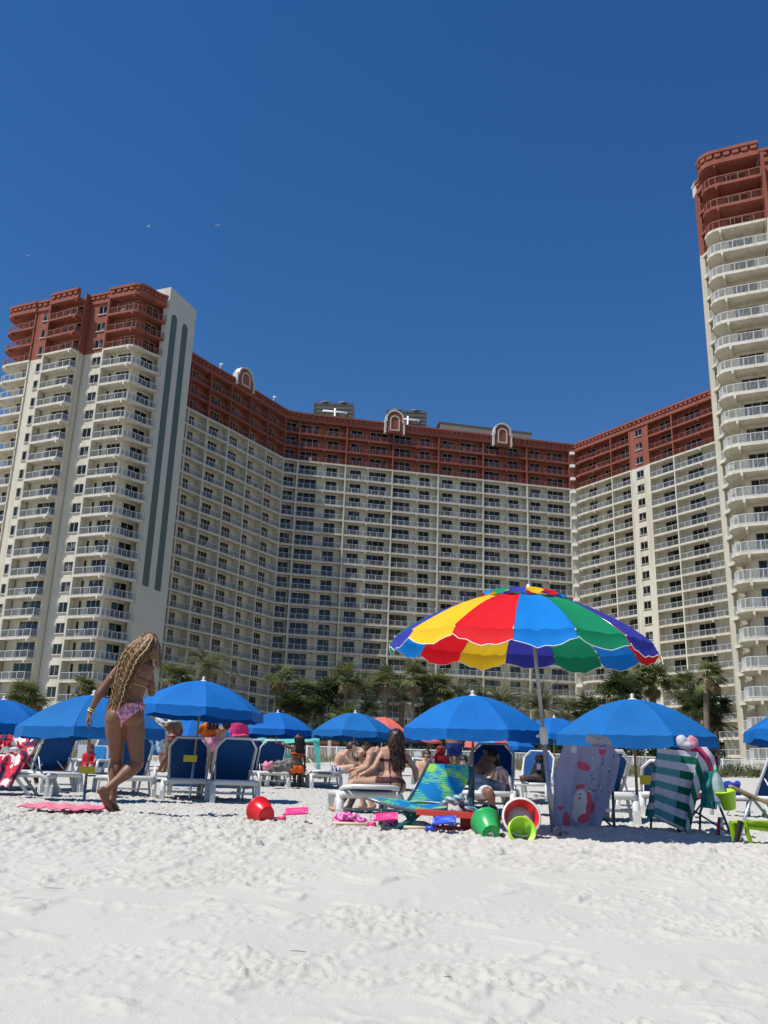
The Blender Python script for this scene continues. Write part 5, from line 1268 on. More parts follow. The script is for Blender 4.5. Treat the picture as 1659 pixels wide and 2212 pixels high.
# red floral towel on the left edge lounger
def floral(n='red_floral'):
    m, t, b = nt(n, .85, .2); N = t.nodes; L = t.links; tc = N.new('ShaderNodeTexCoord'); w = N.new('ShaderNodeTexNoise'); w.inputs['Scale'].default_value = 5.5; w.inputs['Detail'].default_value = 3; L.new(tc.outputs['Object'], w.inputs['Vector'])
    rp = N.new('ShaderNodeValToRGB'); e = rp.color_ramp.elements; rp.color_ramp.interpolation = 'CONSTANT'; e[0].position = 0; e[0].color = (.06,.03,.07,1); e[1].position = .42; e[1].color = (.55,.03,.06,1); q = e.new(.53); q.color = (.75,.70,.68,1); q = e.new(.66); q.color = (.30,.02,.05,1)
    L.new(w.outputs[0], rp.inputs[0]); L.new(rp.outputs[0], b.inputs['Base Color']); return m
M_fl = floral(); VV = lambda x, y: (x, y)
drape(VV, [(-22,1588),(-26,1640),(-30,1690)], [(88,1592),(62,1640),(20,1702)], lambda a,b: 14.25-.25*b, 30, 30, lambda a,b: 0, 'beach_towel', [M_fl], fold=.02, nf=2, label='red white and purple floral towel over the left edge lounger', cat='towel')
bundle('towel_roll', VV, [(8,1608,26,20),(30,1616,18,16),(-10,1606,20,18)], 13.2, [M_fl], 'rolled red floral towel resting on top of the floral covered lounger', 'towel', .03, .018, 40)
drape(VV, [(92,1655),(78,1670),(62,1690)], [(150,1640),(140,1662),(100,1692)], lambda a,b: 16.6-.3*b, 20, 16, lambda a,b: 0, 'beach_towel', [T('rust_print', (.30,.07,.06), .2)], fold=.02, nf=1.5, label='rust patterned towel hanging off the second lounger from the left', cat='towel')
# clothes on the lounger seat, bin, teal shelters
bundle('clothes', VV, [(797-130,1652,0,0)] if False else [(605,1655,14,12),(622,1652,14,12),(590,1660,14,8)], 21, [T('grey_clothes', (.18,.17,.16), .1)], 'heap of grey clothes on the lounger beside the woman in orange bikini bottoms', 'clothes', .03, .02, 41)
bundle('clothes', VV, [(575,1655,10,10),(583,1650,8,6)], 20.8, [T('pink_clothes', (.70,.25,.35), .1)], 'pink cloth on the lounger beside the grey clothes', 'clothes', .02, .015, 42)
far_umb(560,1592,46,'aqua far umbrella low between the girls and the woman in orange bikini bottoms',T('aqua1',(.12,.55,.50),.4),T('aqua2',(.10,.50,.45),.4),1.6,.8,.2)
M_aqua = T('aqua_canvas', (.12,.52,.45), .4)
sh = thing('beach_shelter', 'pale aqua canvas shelter with crossed poles behind the woman in orange bikini bottoms', 'shelter', (at(665,1690,28).x, 28, gz(-2,28)))
m = MB(); m.add([at(545,1597,29),at(690,1594,28),at(690,1600,27.5),at(545,1612,28.5)], [(0,1,2,3)]); m.build('canopy', [M_aqua], sh)
m = MB(); m.add([at(676,1598,27.6),at(690,1598,27.6),at(694,1690,27.6),at(688,1690,27.6)], [(0,1,2,3)]); o = m.build('side_panel', [M_aqua], sh)
m = MB(); m.tube([at(668,1640,27.4),at(694,1672,27.6)], .02, 6); m.tube([at(668,1650,27.4),at(690,1650,27.4)], .02, 6); m.build('pole', [M_plast], sh)
sg = thing('notice_board', 'white board with a blue panel behind the woman in red', 'sign', (at(203,1640,26.4).x, 26.4, gz(-8,26.4)))
m = MB(); a, b = at(170,1610,26.4), at(236,1612,26.4); m.obox(((a+b)/2-Vector((0,0,.28))), (b-a)/2, (0,.02,0), (0,0,.30)); m.build('board', [M_plast], sg)
m = MB(); a, b = at(203,1614,26.36), at(228,1614,26.36); m.obox(((a+b)/2-Vector((0,0,.25))), (b-a)/2, (0,.008,0), (0,0,.27)); m.build('blue_panel', [mat('sign_blue', (.02,.25,.55), .5)], sg)
bn = MB(); c = at(153,1603,16.4); bn.box(-.06,.06,-.03,.03,-.10,.10); single('pouch', bn, [M_yel], 'small yellow pouch hanging on the lounger back at left', 'pouch', c, .2)
# flip flops
for i,(u,v) in enumerate([(1158,1722),(1172,1723)]):
    c = ghit(u, v); f = MB(); f.add([(math.cos(t)*.05, math.sin(t)*.13, z) for z in (0,.018) for t in [2*math.pi*k/14 for k in range(14)]], [tuple(range(13,-1,-1)), tuple(range(14,28))]+[(k,(k+1)%14,14+(k+1)%14,14+k) for k in range(14)])
    f.tube([(-.035,.0,.018),(0,.07,.045),(.035,0,.018)], .006, 6)
    single('flip_flop', f, [M_black], 'left black flip flop under the lounger of the woman with the phone' if i == 0 else 'right black flip flop under the lounger of the woman with the phone', 'sandal', (c.x,c.y,gz(c.x,c.y)+.02), .3*i, group='pair of black flip flops')
# gulls
M_gull = mat('gull_feather', (.55,.56,.58), .7, .1, 4)
for (u, v, Y, s, lb) in [(320,489,130,1.0,'white gull high in the sky, left of the one above the roof light'),(470,487,135,.9,'white gull high in the sky above the left wing roof'),(60,552,180,.8,'tiny gull far up at the left edge of the sky')]:
    g_ = MB(); g_.tube([(-.22,0,0),(-.1,0,.02),(.1,0,.02),(.2,0,0),(.26,0,-.01)], [.01,.05,.055,.03,.01], 8)
    for sg_ in (-1,1): g_.add([(-.06,0,.03),(.09,0,.03),(.10,sg_*.28,.13),(-.02,sg_*.30,.13),(-.10,sg_*.62,.06)], [(0,1,2,3),(3,2,4)]); g_.add([(-.06,0,.025),(.09,0,.025),(.10,sg_*.28,.125),(-.02,sg_*.30,.125),(-.10,sg_*.62,.055)], [(3,2,1,0),(4,2,3)])
    single('gull', g_, [M_gull], lb, 'bird', at(u,v,Y), rnd.uniform(.6,1.4))
for (u, v) in [(1389,920),(1363,931)]:
    g_ = MB(); g_.sphere((0,0,.2), .14, 10, 8, 0, sc=(1.5,.7,.8)); g_.sphere((.2,0,.36), .07, 8, 6); g_.tube([(.25,0,.36),(.34,0,.34)], [.02,.005], 6); g_.tube([(0,.04,0),(0,.04,.15)], .012, 5); g_.tube([(0,-.04,0),(0,-.04,.15)], .012, 5); g_.tube([(-.15,0,.2),(-.36,0,.16)], [.07,.02], 6)
    p = at(u, v, 1); d = ray(u, v); t = (ZT-CAM.z)/d.z; q = CAM+d*t; single('roof_bird', g_, [mat('dark_bird', (.03,.03,.03), .8)], 'dark bird perched on the right wing roof edge', 'bird', (q.x+.1, q.y+.3, ZT), rnd.uniform(0,6), group='dark birds on the right wing roof')
# roof lights on the left wing
for i,(t) in enumerate((.35,.80)):
    a = V2(LW[2])+(V2(LW[3])-V2(LW[2]))*t if i == 0 else V2(LW[5])+(V2(LW[6])-V2(LW[5]))*.2
    rl = thing('roof_light', 'small white flood light on the left wing roof, left of its arched gable' if i == 0 else 'small white flood light on the left wing roof, right of its arched gable', 'light', (a.x, a.y, ZT), 0, 'flood lights on the left wing roof')
    MB().tube([(a.x,a.y,ZT),(a.x,a.y,ZT+.9)], .05, 6).build('bracket', [M_white], rl); MB().sphere((a.x+.2,a.y-.2,ZT+1.0), .26, 10, 8, sc=(1.3,.8,.8)).build('lamp_head', [M_white], rl)

# ---- furniture seen behind the balcony railings
def far_chair(m):
    r = MB(); r.box(-.25,.25,-.25,.25,.38,.43); r.obox((0,.25,.68),(.25,0,0),(0,.025,0),(0,.05,.26))
    for sx in (-.22,.22):
        r.box(sx-.02,sx+.02,-.24,-.2,0,.38); r.box(sx-.02,sx+.02,.2,.24,0,.38); r.box(sx-.025,sx+.025,-.25,.25,.58,.62)
    return r.mesh('balcony_chair', [m])
CH = [far_chair(M_white), far_chair(mat('brown_wicker', (.07,.05,.04), .8)), far_chair(mat('aqua_chair', (.12,.38,.38), .6))]
rf = random.Random(23)
def bchairs(P, Q, floors, n, label, grp, k3=(0,1,1,2)):
    P = V2(P); Q = V2(Q); d = (Q-P); nn = Vector((-d.y,d.x,0)).normalized()
    for _ in range(n):
        k = rf.choice(floors); t = rf.uniform(.12,.88); c = P+d*t+nn*rf.uniform(.55,1.0); ki = rf.choice(k3)
        o = bpy.data.objects.new('balcony_chair', CH[ki]); COL.objects.link(o); o.location = (c.x,c.y,ZB+HF*k+.005); o.rotation_euler = (0,0,rf.uniform(0,6.3)); tag(o, ['white plastic','dark wicker','pale aqua'][ki]+' '+label, 'chair', ['white ','dark ','aqua '][ki]+grp)
for i in range(6): bchairs(CW[i], CW[i+1], list(range(-16,3)), 11, 'chair on one of the balconies of the centre block', 'chairs on the centre block balconies')
for i in range(3): bchairs(LW[i+2], LW[i+3], list(range(-16,1)), 5, 'chair on one of the left wing balconies', 'chairs on the left wing balconies')
for (i,j) in ((0,1),(3,4),(4,5)): bchairs(RW[i], RW[j], list(range(-16,3)), 6, 'chair on one of the right wing balconies', 'chairs on the right wing balconies')
bchairs((-42.9,122.3),(-38.6,120.6), list(range(-18,3)), 10, 'chair on a balcony of the left tower', 'chairs on the left tower balconies', (0,0,1))
bchairs((-52.7,124.7),(-47.8,122.4), list(range(-18,3)), 8, 'chair on a stepped out balcony of the left tower', 'chairs on the stepped out balconies', (0,0,1))

# twigs and weed on the foreground sand
M_twig = mat('twig', (.10,.065,.04), .9, .3, 30)
for (u,v,L,a,lb) in [(644,2063,.07,-.12,'thin brown twig on the smooth sand near the bottom centre'),(116,1925,.10,.1,'thin brown twig on the sand at lower left'),(968,2118,.04,.5,'short dark twig low on the sand right of centre')]:
    c = ghit(u, v); t = MB(); t.tube([(-L/2,0,.003),(-L*.1,.002,.004),(L*.2,-.001,.003),(L/2,.004,.002)], [.0012,.0016,.0014,.0008], 5)
    single('twig', t, [M_twig], lb, 'twig', (c.x, c.y, gz(c.x,c.y)+.012), a)
# ---------------------------------------------------------------- people
from mathutils.bvhtree import BVHTree
def skin(name, c):
    m = mat(name, c, .48, .07, 9, bump=.0006, bscale=180, spec=.35); b = m.node_tree.nodes['Principled BSDF']
    b.inputs['Subsurface Weight'].default_value = .12; b.inputs['Subsurface Radius'].default_value = (.02,.008,.004); b.inputs['Subsurface Scale'].default_value = .6; return m
S_tan = skin('tan_skin', (.18,.085,.048)); S_brown = skin('brown_skin', (.20,.095,.055)); S_dark = skin('dark_skin', (.10,.048,.030)); S_pale = skin('pale_skin', (.52,.30,.21)); S_mid = skin('mid_skin', (.40,.225,.150))
def hairm(name, c): return mat(name, c, .5, .3, 30, spec=.4)
H_black = hairm('black_hair', (.012,.009,.008)); H_brown = hairm('brown_hair', (.05,.025,.014)); H_red = hairm('auburn_hair', (.11,.035,.018)); H_bl1 = hairm('blonde_hair', (.33,.20,.09)); H_bl2 = hairm('dark_blonde_hair', (.11,.055,.026)); H_bl4 = hairm('honey_hair', (.22,.12,.052)); H_bl3 = hairm('light_hair', (.48,.34,.18))
def loft(mb, secs, n=20):
    vs = []
    for (c, r, f, rx, ry) in secs:
        for j in range(n):
            a = 2*math.pi*j/n; ca, sa = math.cos(a), math.sin(a)
            k = (abs(ca)**2.4+abs(sa)**2.4)**(-1/2.4); vs.append(c+r*ca*k*rx+f*sa*k*ry)
    k = len(secs); fs = [(i*n+j, i*n+(j+1)%n, (i+1)*n+(j+1)%n, (i+1)*n+j) for i in range(k-1) for j in range(n)]
    fs += [tuple(range(n-1,-1,-1)), tuple((k-1)*n+j for j in range(n))]
    mb.add(vs, fs)
def limb(mb, a, b, ra, rb, bulge=0, bp=.35, n=14, ends=True):
    pts = []; rs = []
    for i in range(9):
        t = i/8; pts.append(a+(b-a)*t); rs.append(ra+(rb-ra)*t+bulge*math.exp(-((t-bp)/.24)**2))
    mb.tube(pts, rs, n)
    if ends: mb.sphere(a, ra*.995, 14, 8); mb.sphere(b, rb*.995, 14, 8)
def unit(v): return v.normalized() if v.length > 1e-6 else Vector((0,0,1))
def hand(mb, w, d, pn, k, side, curl=.5, thumb=True):
    """w wrist, d direction of the fingers, pn palm normal (where fingers curl to)"""
    d = unit(d); pn = unit(pn-d*pn.dot(d)); s = d.cross(pn)*side
    pc = w+d*.045*k
    mb.obox(pc, d*.042*k, s*.036*k, pn*.011*k); mb.tube([w-d*.012*k, w+d*.02*k], [.024*k,.024*k], 10); mb.sphere(pc, .03*k, 12, 8, 0, (1.1,1.1,.6)) if False else None
    for i, (o, L) in enumerate(((-.028,.066),(-.010,.078),(.009,.072),(.027,.056))):
        p = w+d*.083*k+s*o*k; dd = d.copy(); pts = [p-d*.015*k, p]; c = curl*(.8+.15*i)
        for j, f in enumerate((.45,.32,.23)):
            dd = unit(dd*math.cos(c*.75)+pn*math.sin(c*.75)); p = p+dd*L*f*k; pts.append(p.copy())
        mb.tube(pts, [.0088*k,.0088*k,.0083*k,.0076*k,.006*k], 8); mb.sphere(pts[-1], .006*k, 8, 6)
    if thumb:
        p = w+d*.025*k-s*.030*k; dd = unit(d*.65-s*.75+pn*.3); q = p+dd*.036*k; dd2 = unit(d*.9-s*.3+pn*.4); r = q+dd2*.032*k; e = r+unit(dd2+pn*.3)*.022*k
        mb.tube([p,q,r,e], [.013*k,.011*k,.0095*k,.0075*k], 8); mb.sphere(e, .0075*k, 8, 6)
def foot(mb, an, heel_dir, toe, k, side):
    """from ankle to toe tip"""
    d = unit(toe-an); heel = an+heel_dir*.05*k
    mb.tube([heel, an*.4+heel*.6], [.030*k,.034*k], 12); mb.sphere(heel, .032*k, 12, 8)
    mid = heel+(toe-heel)*.55; mb.tube([heel, heel*.6+mid*.4, mid, heel*.25+toe*.75, toe], [.030*k,.033*k,.036*k,.036*k,.016*k], 12, flat=.8)
    mb.tube([an, mid], [.038*k,.026*k], 12)
    up = unit((an-heel).cross(toe-heel)); s = unit(up)
    for i in range(5):
        b = toe-d*.02*k+s*(i-2)*.014*k; mb.tube([b, b+d*(.030-.003*abs(i-1))*k], [.0095*k,.007*k], 8); mb.sphere(b+d*(.030-.003*abs(i-1))*k, .007*k, 8, 6)
def head(mb, c, up, fw, k):
    up = unit(up); fw = unit(fw-up*fw.dot(up)); r = fw.cross(up); Rm = Matrix((r, fw, up)).transposed()
    S = lambda o, rad, sc: mb.sphere(c+Rm @ Vector(o)*k, rad*k, 18, 12, 0, sc, Rm)
    S((0,-.012,.025), .098, (.80,.98,.95)); S((0,.018,-.02), .080, (.82,.95,1.15)); S((0,.045,-.075), .042, (1.05,.95,.8)); S((0,.03,-.04), .062, (.95,1,1))
    mb.tube([c+Rm@Vector((0,.088,.012))*k, c+Rm@Vector((0,.104,-.012))*k, c+Rm@Vector((0,.112,-.028))*k], [.008*k,.011*k,.013*k], 8); S((0,.106,-.029), .013, (1.25,.9,.7))
    S((0,.086,-.058), .017, (1.35,.7,.38)); S((0,.084,-.068), .016, (1.2,.7,.4)); S((-.030,.075,.020), .016, (1.5,.6,.5)); S((.030,.075,.020), .016, (1.5,.6,.5))
    for sx in (-1,1): S((sx*.079,-.008,-.008), .028, (.30,.65,1.05)); S((sx*.031,.077,.004), .0125, (1.1,.8,.8))
    return Rm
def person(J, label, sk, vox=.012, k=1.0, fem=True, face=(0,1,0), hands=True, curl=.5, palm=None, extra=None, slim=1.0, hb=None):
    """J: joints in world space; head neck chest pelvis, sl sr el er wl wr, hl hr kl kr al ar tl tr"""
    mb = MB(); g = lambda n: J[n]
    P, C, N, Hd = g('pelvis'), g('chest'), g('neck'), g('head')
    rp_ = unit(g('hr')-g('hl')); rs2 = unit(g('sr')-g('sl')); upv = unit(N-P)
    def fr(r, up): f = unit(up.cross(r)); return unit(f.cross(up)), f      # f points forward
    W_ = P+(C-P)*.42
    hw, ww, cw = (.172,.122,.142) if fem else (.158,.142,.165)
    hw *= slim; ww *= slim; cw *= slim
    upP = unit(W_-P); upC = unit(N-W_); r1, f1 = fr(rp_, upP); r2, f2 = fr(unit(rp_+rs2), upC); r3, f3 = fr(rs2, upC)
    loft(mb, [(P-upP*.10*k, r1, f1, hw*.55*k, .075*k), (P-upP*.05*k, r1, f1, hw*.92*k, .110*k), (P, r1, f1, hw*k, .118*k), (P+upP*.07*k, r1, f1, hw*.93*k, .105*k), (W_, r2, f2, ww*k, .088*k), (C-upC*.07*k, r3, f3, cw*.95*k, .100*k), (C+upC*.03*k, r3, f3, cw*1.05*k, .110*k), (C+upC*.11*k, r3, f3, cw*1.06*k, .095*k), (N-upC*.035*k, r3, f3, .11*k, .070*k), (N, r3, f3, .058*k, .055*k)], 24)
    for h in ('hl','hr'):
        o = g(h)-P; c = g(h)*.85+P*.15-f1*(.052 if fem else .035)*k-upP*.018*k; mb.sphere(c, (.098 if fem else .085)*k*slim, 16, 10, 0, (1,1,1.05))
    if fem:
        for sx in (-1,1): mb.sphere(C+r3*sx*.07*k+f3*.085*k-upC*.01*k, .058*k, 14, 10)
    for s, e, w in (('sl','el','wl'),('sr','er','wr')):
        a = (.043 if fem else .052)*k; mb.sphere(g(s), a*1.18, 14, 10); mb.tube([C+upC*.09*k, N*.35+g(s)*.65, g(s)], [.07*k,.055*k,a*1.05], 12)
        limb(mb, g(s), g(e), a, a*.80, .005*k, .4); limb(mb, g(e), g(w), a*.82, a*.52, .006*k, .25)
    th, kn, ca, ak = ((.094,.056,.048,.033) if fem else (.085,.056,.050,.036))
    for h, kk, an in (('hl','kl','al'),('hr','kr','ar')):
        limb(mb, g(h), g(kk), th*k*slim, kn*k, .010*k, .32, 18); limb(mb, g(kk), g(an), kn*.96*k, ak*k, .017*k, .28, 16)
    for i, (w, e, sd) in enumerate((('wl','el',-1),('wr','er',1))):
        if hands:
            d = J.get('f'+w, g(w)+(g(w)-g(e)))-g(w); pn = J.get('p'+w, P-g(w)); hand(mb, g(w), d, pn if isinstance(pn, Vector) else Vector(pn), k*1.02, sd, curl)
    for an, kk, tt in (('al','kl','tl'),('ar','kr','tr')):
        if tt in J:
            leg = unit(g(an)-g(kk)); d = unit(g(tt)-g(an)); hd = unit(leg*.75-d*.45); foot(mb, g(an), hd, g(tt), k, 1)
    mb.tube([N-upC*.03*k, N+(Hd-N)*.35, Hd-unit(Hd-N)*.05*k], [.062*k,.050*k,.050*k], 14)
    fw = Vector(face); Rm = head(mb, Hd, unit(Hd-N)*.6+Vector((0,0,.6)) if 'hup' not in J else J['hup'], fw, k)
    if extra: extra(mb)
    base = Vector((P.x, P.y, min(v[2] for v in mb.V)))
    me = mb.mesh('person', sk, base); ob = bpy.data.objects.new('person', me); COL.objects.link(ob)
    md = ob.modifiers.new('r', 'REMESH'); md.mode = 'VOXEL'; md.voxel_size = vox
    m4 = ob.modifiers.new('s', 'SMOOTH'); m4.iterations = 3 if vox > .008 else 5; m4.factor = .5
    dg = bpy.context.evaluated_depsgraph_get(); m2 = bpy.data.meshes.new_from_object(ob.evaluated_get(dg)); ob.modifiers.clear(); ob.data = m2
    m2.materials.clear(); m2.materials.append(sk); m2.polygons.foreach_set('use_smooth', np.ones(len(m2.polygons), bool)); m2.update()
    ob.location = base; tag(ob, label, 'person')
    fr_ = dict(P=P, C=C, N=N, W=W_, r1=r1, f1=f1, u1=upP, r3=r3, f3=f3, u3=upC, Rm=Rm, H=Hd, k=k, base=base)
    return ob, fr_
def clothe(ob, name, pred, off, m, mats2=None, smooth_it=1):
    """garment lifted off the body surface wherever pred(world point) holds"""
    me = ob.data; base = ob.location; keep = {}; V = []; F = []
    vs = me.vertices
    flag = [pred(v.co+base) for v in vs]
    for p in me.polygons:
        if all(flag[i] for i in p.vertices):
            f = []
            for i in p.vertices:
                if i not in keep: keep[i] = len(V); V.append(vs[i].co+vs[i].normal*off)
                f.append(keep[i])
            F.append(f)
    if not F: return None
    m2 = bpy.data.meshes.new(name); m2.from_pydata([tuple(v) for v in V], [], F); m2.materials.append(m); m2.polygons.foreach_set('use_smooth', np.ones(len(F), bool)); m2.update()
    o = bpy.data.objects.new(name, m2); COL.objects.link(o); o.parent = ob
    md = o.modifiers.new('s','SMOOTH'); md.iterations = 2; md.factor = .4
    sd = o.modifiers.new('t','SOLIDIFY'); sd.thickness = off*1.6; sd.offset = -1
    return o
def ring(ob, c, ax, r0, a0, a1, rad, m, name='string', n=40):
    """string lying on the body: rays from c in the plane normal to ax"""
    bv = BVHTree.FromObject(ob, bpy.context.evaluated_depsgraph_get()); base = ob.location
    ax = unit(ax); u = unit(r0-ax*r0.dot(ax)); w = ax.cross(u); pts = []
    for i in range(n+1):
        a = a0+(a1-a0)*i/n; d = u*math.cos(a)+w*math.sin(a); h = bv.ray_cast(c-base+d*.4, -d)
        if h[0] is not None and (h[0]-(c-base)).length < .35: pts.append(h[0]+d*rad*.6)
    if len(pts) < 3: return None
    mb = MB(); mb.tube(pts, rad, 6, flat=1.6); me = mb.mesh(name, m); o = bpy.data.objects.new(name, me); COL.objects.link(o); o.parent = ob; return o
def hair_strands(ob, name, lines, mats, r=(.006,.009), wave=.010, seed=1, n=200, fq0=9, taper=.5, spread=.02, k=14):
    """lines(s, t) -> world point; s across, t along"""
    rr = random.Random(seed); mb = MB()
    for i in range(n):
        s = (i+rr.random())/n; L = rr.uniform(.78, 1.0); fq = fq0*rr.uniform(.65,1.45); wv = wave*rr.uniform(.4,1.25); ph = rr.uniform(0,6.28); ph2 = rr.uniform(0,6.28); jx, jy, jz = [rr.gauss(0, spread) for _ in range(3)]; R0 = rr.uniform(*r); pts = []; rs = []
        for j in range(k+1):
            t = L*j/k; p = Vector(lines(s, t)); g2 = min(1, t*4)
            p += Vector((jx*g2+wv*g2*math.sin(t*fq*6.28+ph), jy*g2+wv*.7*g2*math.cos(t*fq*6.28+ph2), jz*.4*g2)); pts.append(p); rs.append(R0*(1-taper*t))
        mb.tube(pts, rs, 5, rr.randrange(len(mats)))
    o = mb.build(name, mats, ob); return o
def cap_hair(ob, fr, m, scale=1.0, low=-.02, back=True, name='hair', bun=None, fringe=.03):
    """short hair: shell round the skull, open at the face"""
    H, Rm, k = fr['H'], fr['Rm'], fr['k']; mb = MB(); rr = random.Random(int(H.x*1000) & 255)
    def f(a, b):
        th = a*2*math.pi; ph = b*math.pi*.62; d = Vector((math.sin(ph)*math.cos(th), math.sin(ph)*math.sin(th), math.cos(ph)))
        q = .105*scale*(1+.06*math.sin(th*7+b*9)+.05*math.sin(th*13)); front = max(0, d.y)
        zz = d.z*q*1.0+.028; yy = d.y*q*1.08-.014
        if d.y > .45 and d.z < .35: yy -= .05*(d.y-.45)*2; 
        return H+Rm @ Vector((d.x*q*.86, yy, zz))*k
    mb.grid(f, 28, 12); o = mb.build(name, m, ob); return o
def crop_fn(ox, oy, s, Y0):
    return lambda x, y, dY=0: at((ox+x/s)/1.396, (oy+y/s)/1.396, Y0+dY)

# ---- the walking woman
q = crop_fn(200, 1880, 3.686, 8.75)
J = dict(head=q(925,262,-.0), neck=q(838,392,.02), chest=q(770,565,.02), pelvis=q(655,960,0), sl=q(628,452,-.04), sr=q(905,440,.10), el=q(388,748,-.10), wl=q(266,985,-.08), er=q(948,775,.16), wr=q(935,560,.38),
         hl=q(545,1035,-.03), hr=q(745,1035,.02), kl=q(560,1530,.10), al=q(508,1925,.04), tl=q(565,2085,.20), kr=q(792,1560,.06), ar=q(440,1850,-.10), tr=q(495,2095,-.03))
J['fwl'] = q(205,1180,-.05); J['pwl'] = J['fwl']*0+Vector((.9,.45,-.1)); J['fwr'] = J['wr']+Vector((0,.03,.10)); J['pwr'] = Vector((-1,0,0)); J['hup'] = Vector((.10,.42,.9))
W1, f = person(J, 'tanned woman with long blonde braids and pink print bikini walking away over the sand', S_tan, vox=.0062, k=1.05, face=(.62,.72,-.35), curl=.55, slim=1.0)
M_bk = mat('pink_print', (.62,.50,.54), .7, .1, 42, col2=(.62,.04,.16), detail=1); M_bkd = mat('dark_string', (.09,.02,.02), .7)
def bik(p):
    d = p-f['P']; a = d.dot(f['r1']); h = d.dot(f['u1']); b = d.dot(f['f1'])
    top = .058-.10*abs(a)*0+.05*min(1,abs(a)/.15)
    if h > top or h < -.17: return False
    if b < 0: return abs(a) < .012+max(0, h+.13)*.78
    return abs(a) < .02+max(0, h+.10)*.9
clothe(W1, 'bikini_bottom', bik, .0035, M_bk)
ring(W1, f['P']+f['u1']*.075, f['u1'], f['r1'], 0, 6.283, .0045, M_bkd, 'waist_string', 70)
ring(W1, f['C']-f['u3']*.03, f['u3'], f['r3'], math.pi, 2*math.pi, .0035, M_bkd, 'back_string')
ring(W1, f['C']-f['u3']*.095, f['u3'], f['r3'], math.pi, 2*math.pi, .003, mat('gold_chain', (.5,.33,.12), .3, metal=.8), 'body_chain')
t = MB(); tp = q(838,880,-.02)
for (dx, dy) in ((-.01,-.13),(.012,-.15),(.03,-.07),(-.03,-.05)): t.tube([tp, tp+Vector((dx*.6,-.02,dy*.5)), tp+Vector((dx,-.012,dy))], [.006,.007,.008], 6)
t.build('tie', [M_bk], W1)
wd = unit(J['wl']-J['el']); wb_ = MB()
for (o_, mi) in ((-.03,0),(-.012,1)):
    c = J['wl']+wd*o_; u_ = wd.orthogonal().normalized(); v_ = wd.cross(u_); wb_.tube([c+(u_*math.cos(a)+v_*math.sin(a))*.030 for a in [6.2832*i/18 for i in range(19)]], .0065, 6, mi, flat=.6)
wb_.build('wristband', [mat('lime_band', (.30,.55,.05), .5), mat('cream_band', (.7,.62,.35), .5)], W1)
an = MB(); c = J['ar']; ad = unit(J['ar']-J['kr']); u_ = ad.orthogonal().normalized(); v_ = ad.cross(u_); an.tube([c+(u_*math.cos(a)+v_*math.sin(a))*.040 for a in [6.2832*i/18 for i in range(19)]], .004, 6); an.build('anklet', [mat('anklet', (.2,.12,.07), .5)], W1)
HLp = [(905,112),(805,165),(722,235),(655,320),(605,420),(585,540),(562,660),(536,780),(512,890),(512,985)]
HRp = [(965,118),(1005,190),(955,320),(845,420),(780,530),(730,620),(680,700),(655,800),(620,900),(560,1010)]
def hl_(s, t):
    a = lerp_line(HLp, t); b = lerp_line(HRp, t); s2 = .5-.5*math.cos(s*math.pi)
    bulge = -.11*math.sin(math.pi*(.12+.76*s)) if t < .3 else -.11*math.sin(math.pi*(.12+.76*s))*(1-(t-.3)*.5)
    dY = (-.02 if t > .25 else .04-.24*t)+bulge-.03*t-.04*math.sin(t*3.1)
    return q(a[0]+(b[0]-a[0])*s, a[1]+(b[1]-a[1])*s, dY-.02)
ho = hair_strands(W1, 'hair', hl_, [H_bl1,H_bl2,H_bl4,H_bl2,H_bl3,H_bl2,H_bl4], r=(.0032,.0062), wave=.0085, seed=4, n=560, fq0=13, spread=.012, k=44, taper=.35)
def hr_(s, t):
    a = (985+30*s, 150+30*s); b = (985+25*s, 500+30*s); return q(a[0]+(b[0]-a[0])*t+18*math.sin(t*2), a[1]+(b[1]-a[1])*t, .02+.08*s)
h2 = hair_strands(W1, 'side_hair', hr_, [H_bl1,H_bl2,H_bl3], r=(.005,.008), wave=.008, seed=6, n=40, fq0=8, spread=.010, k=26)
def hc_(s, t):
    ang = math.pi*(.0+1.0*s)+.0; H = f['H']; Rm = f['Rm']; ph = .05+t*1.75; d = Vector((math.sin(ph)*math.cos(-ang), math.sin(ph)*math.sin(-ang), math.cos(ph)))
    return H+Rm @ Vector((d.x*.092, d.y*.112-.012, d.z*.108+.022))
hair_strands(W1, 'crown_hair', hc_, [H_bl2,H_bl4,H_bl2,H_brown], r=(.007,.011), wave=.005, seed=7, n=130, fq0=5, spread=.004, k=18, taper=.1)

# ---- long haired woman in dark bikini on the flat lounger
q = crop_fn(980, 2230, 4.74, 11.0)
J = dict(head=q(1000,10,.0), neck=q(985,128,.02), chest=q(965,270,.02), pelvis=q(965,612,.0), sl=q(845,165,-.02), sr=q(1120,190,.06), el=q(700,415,-.10), wl=q(560,490,-.04), er=q(1285,420,.10), wr=q(1325,640,.05),
         hl=q(900,640,-.07), hr=q(985,650,.12), kl=q(405,625,-.12), al=q(190,955,-.15), tl=q(70,985,-.12), kr=q(470,650,.18), ar=q(350,960,.2), tr=q(250,990,.2))
J['fwl'] = q(480,530,-.02); J['pwl'] = Vector((0,0,-1)); J['fwr'] = q(1330,720,.05)
W2_, f = person(J, 'woman with very long dark hair and dark bikini sitting on a white lounger', S_mid, vox=.008, k=1.0, face=(-.6,.8,-.15), curl=.4, slim=1.0)
M_bkr = mat('dark_bikini', (.06,.014,.018), .7, .3, 30)
def bik2(p):
    d = p-f['P']; a = d.dot(f['r1']); h = d.dot(f['u1']); return -.13 < h < .045+.02*abs(a)/.15 and (h > -.02 or abs(a) < .10+h*.5)
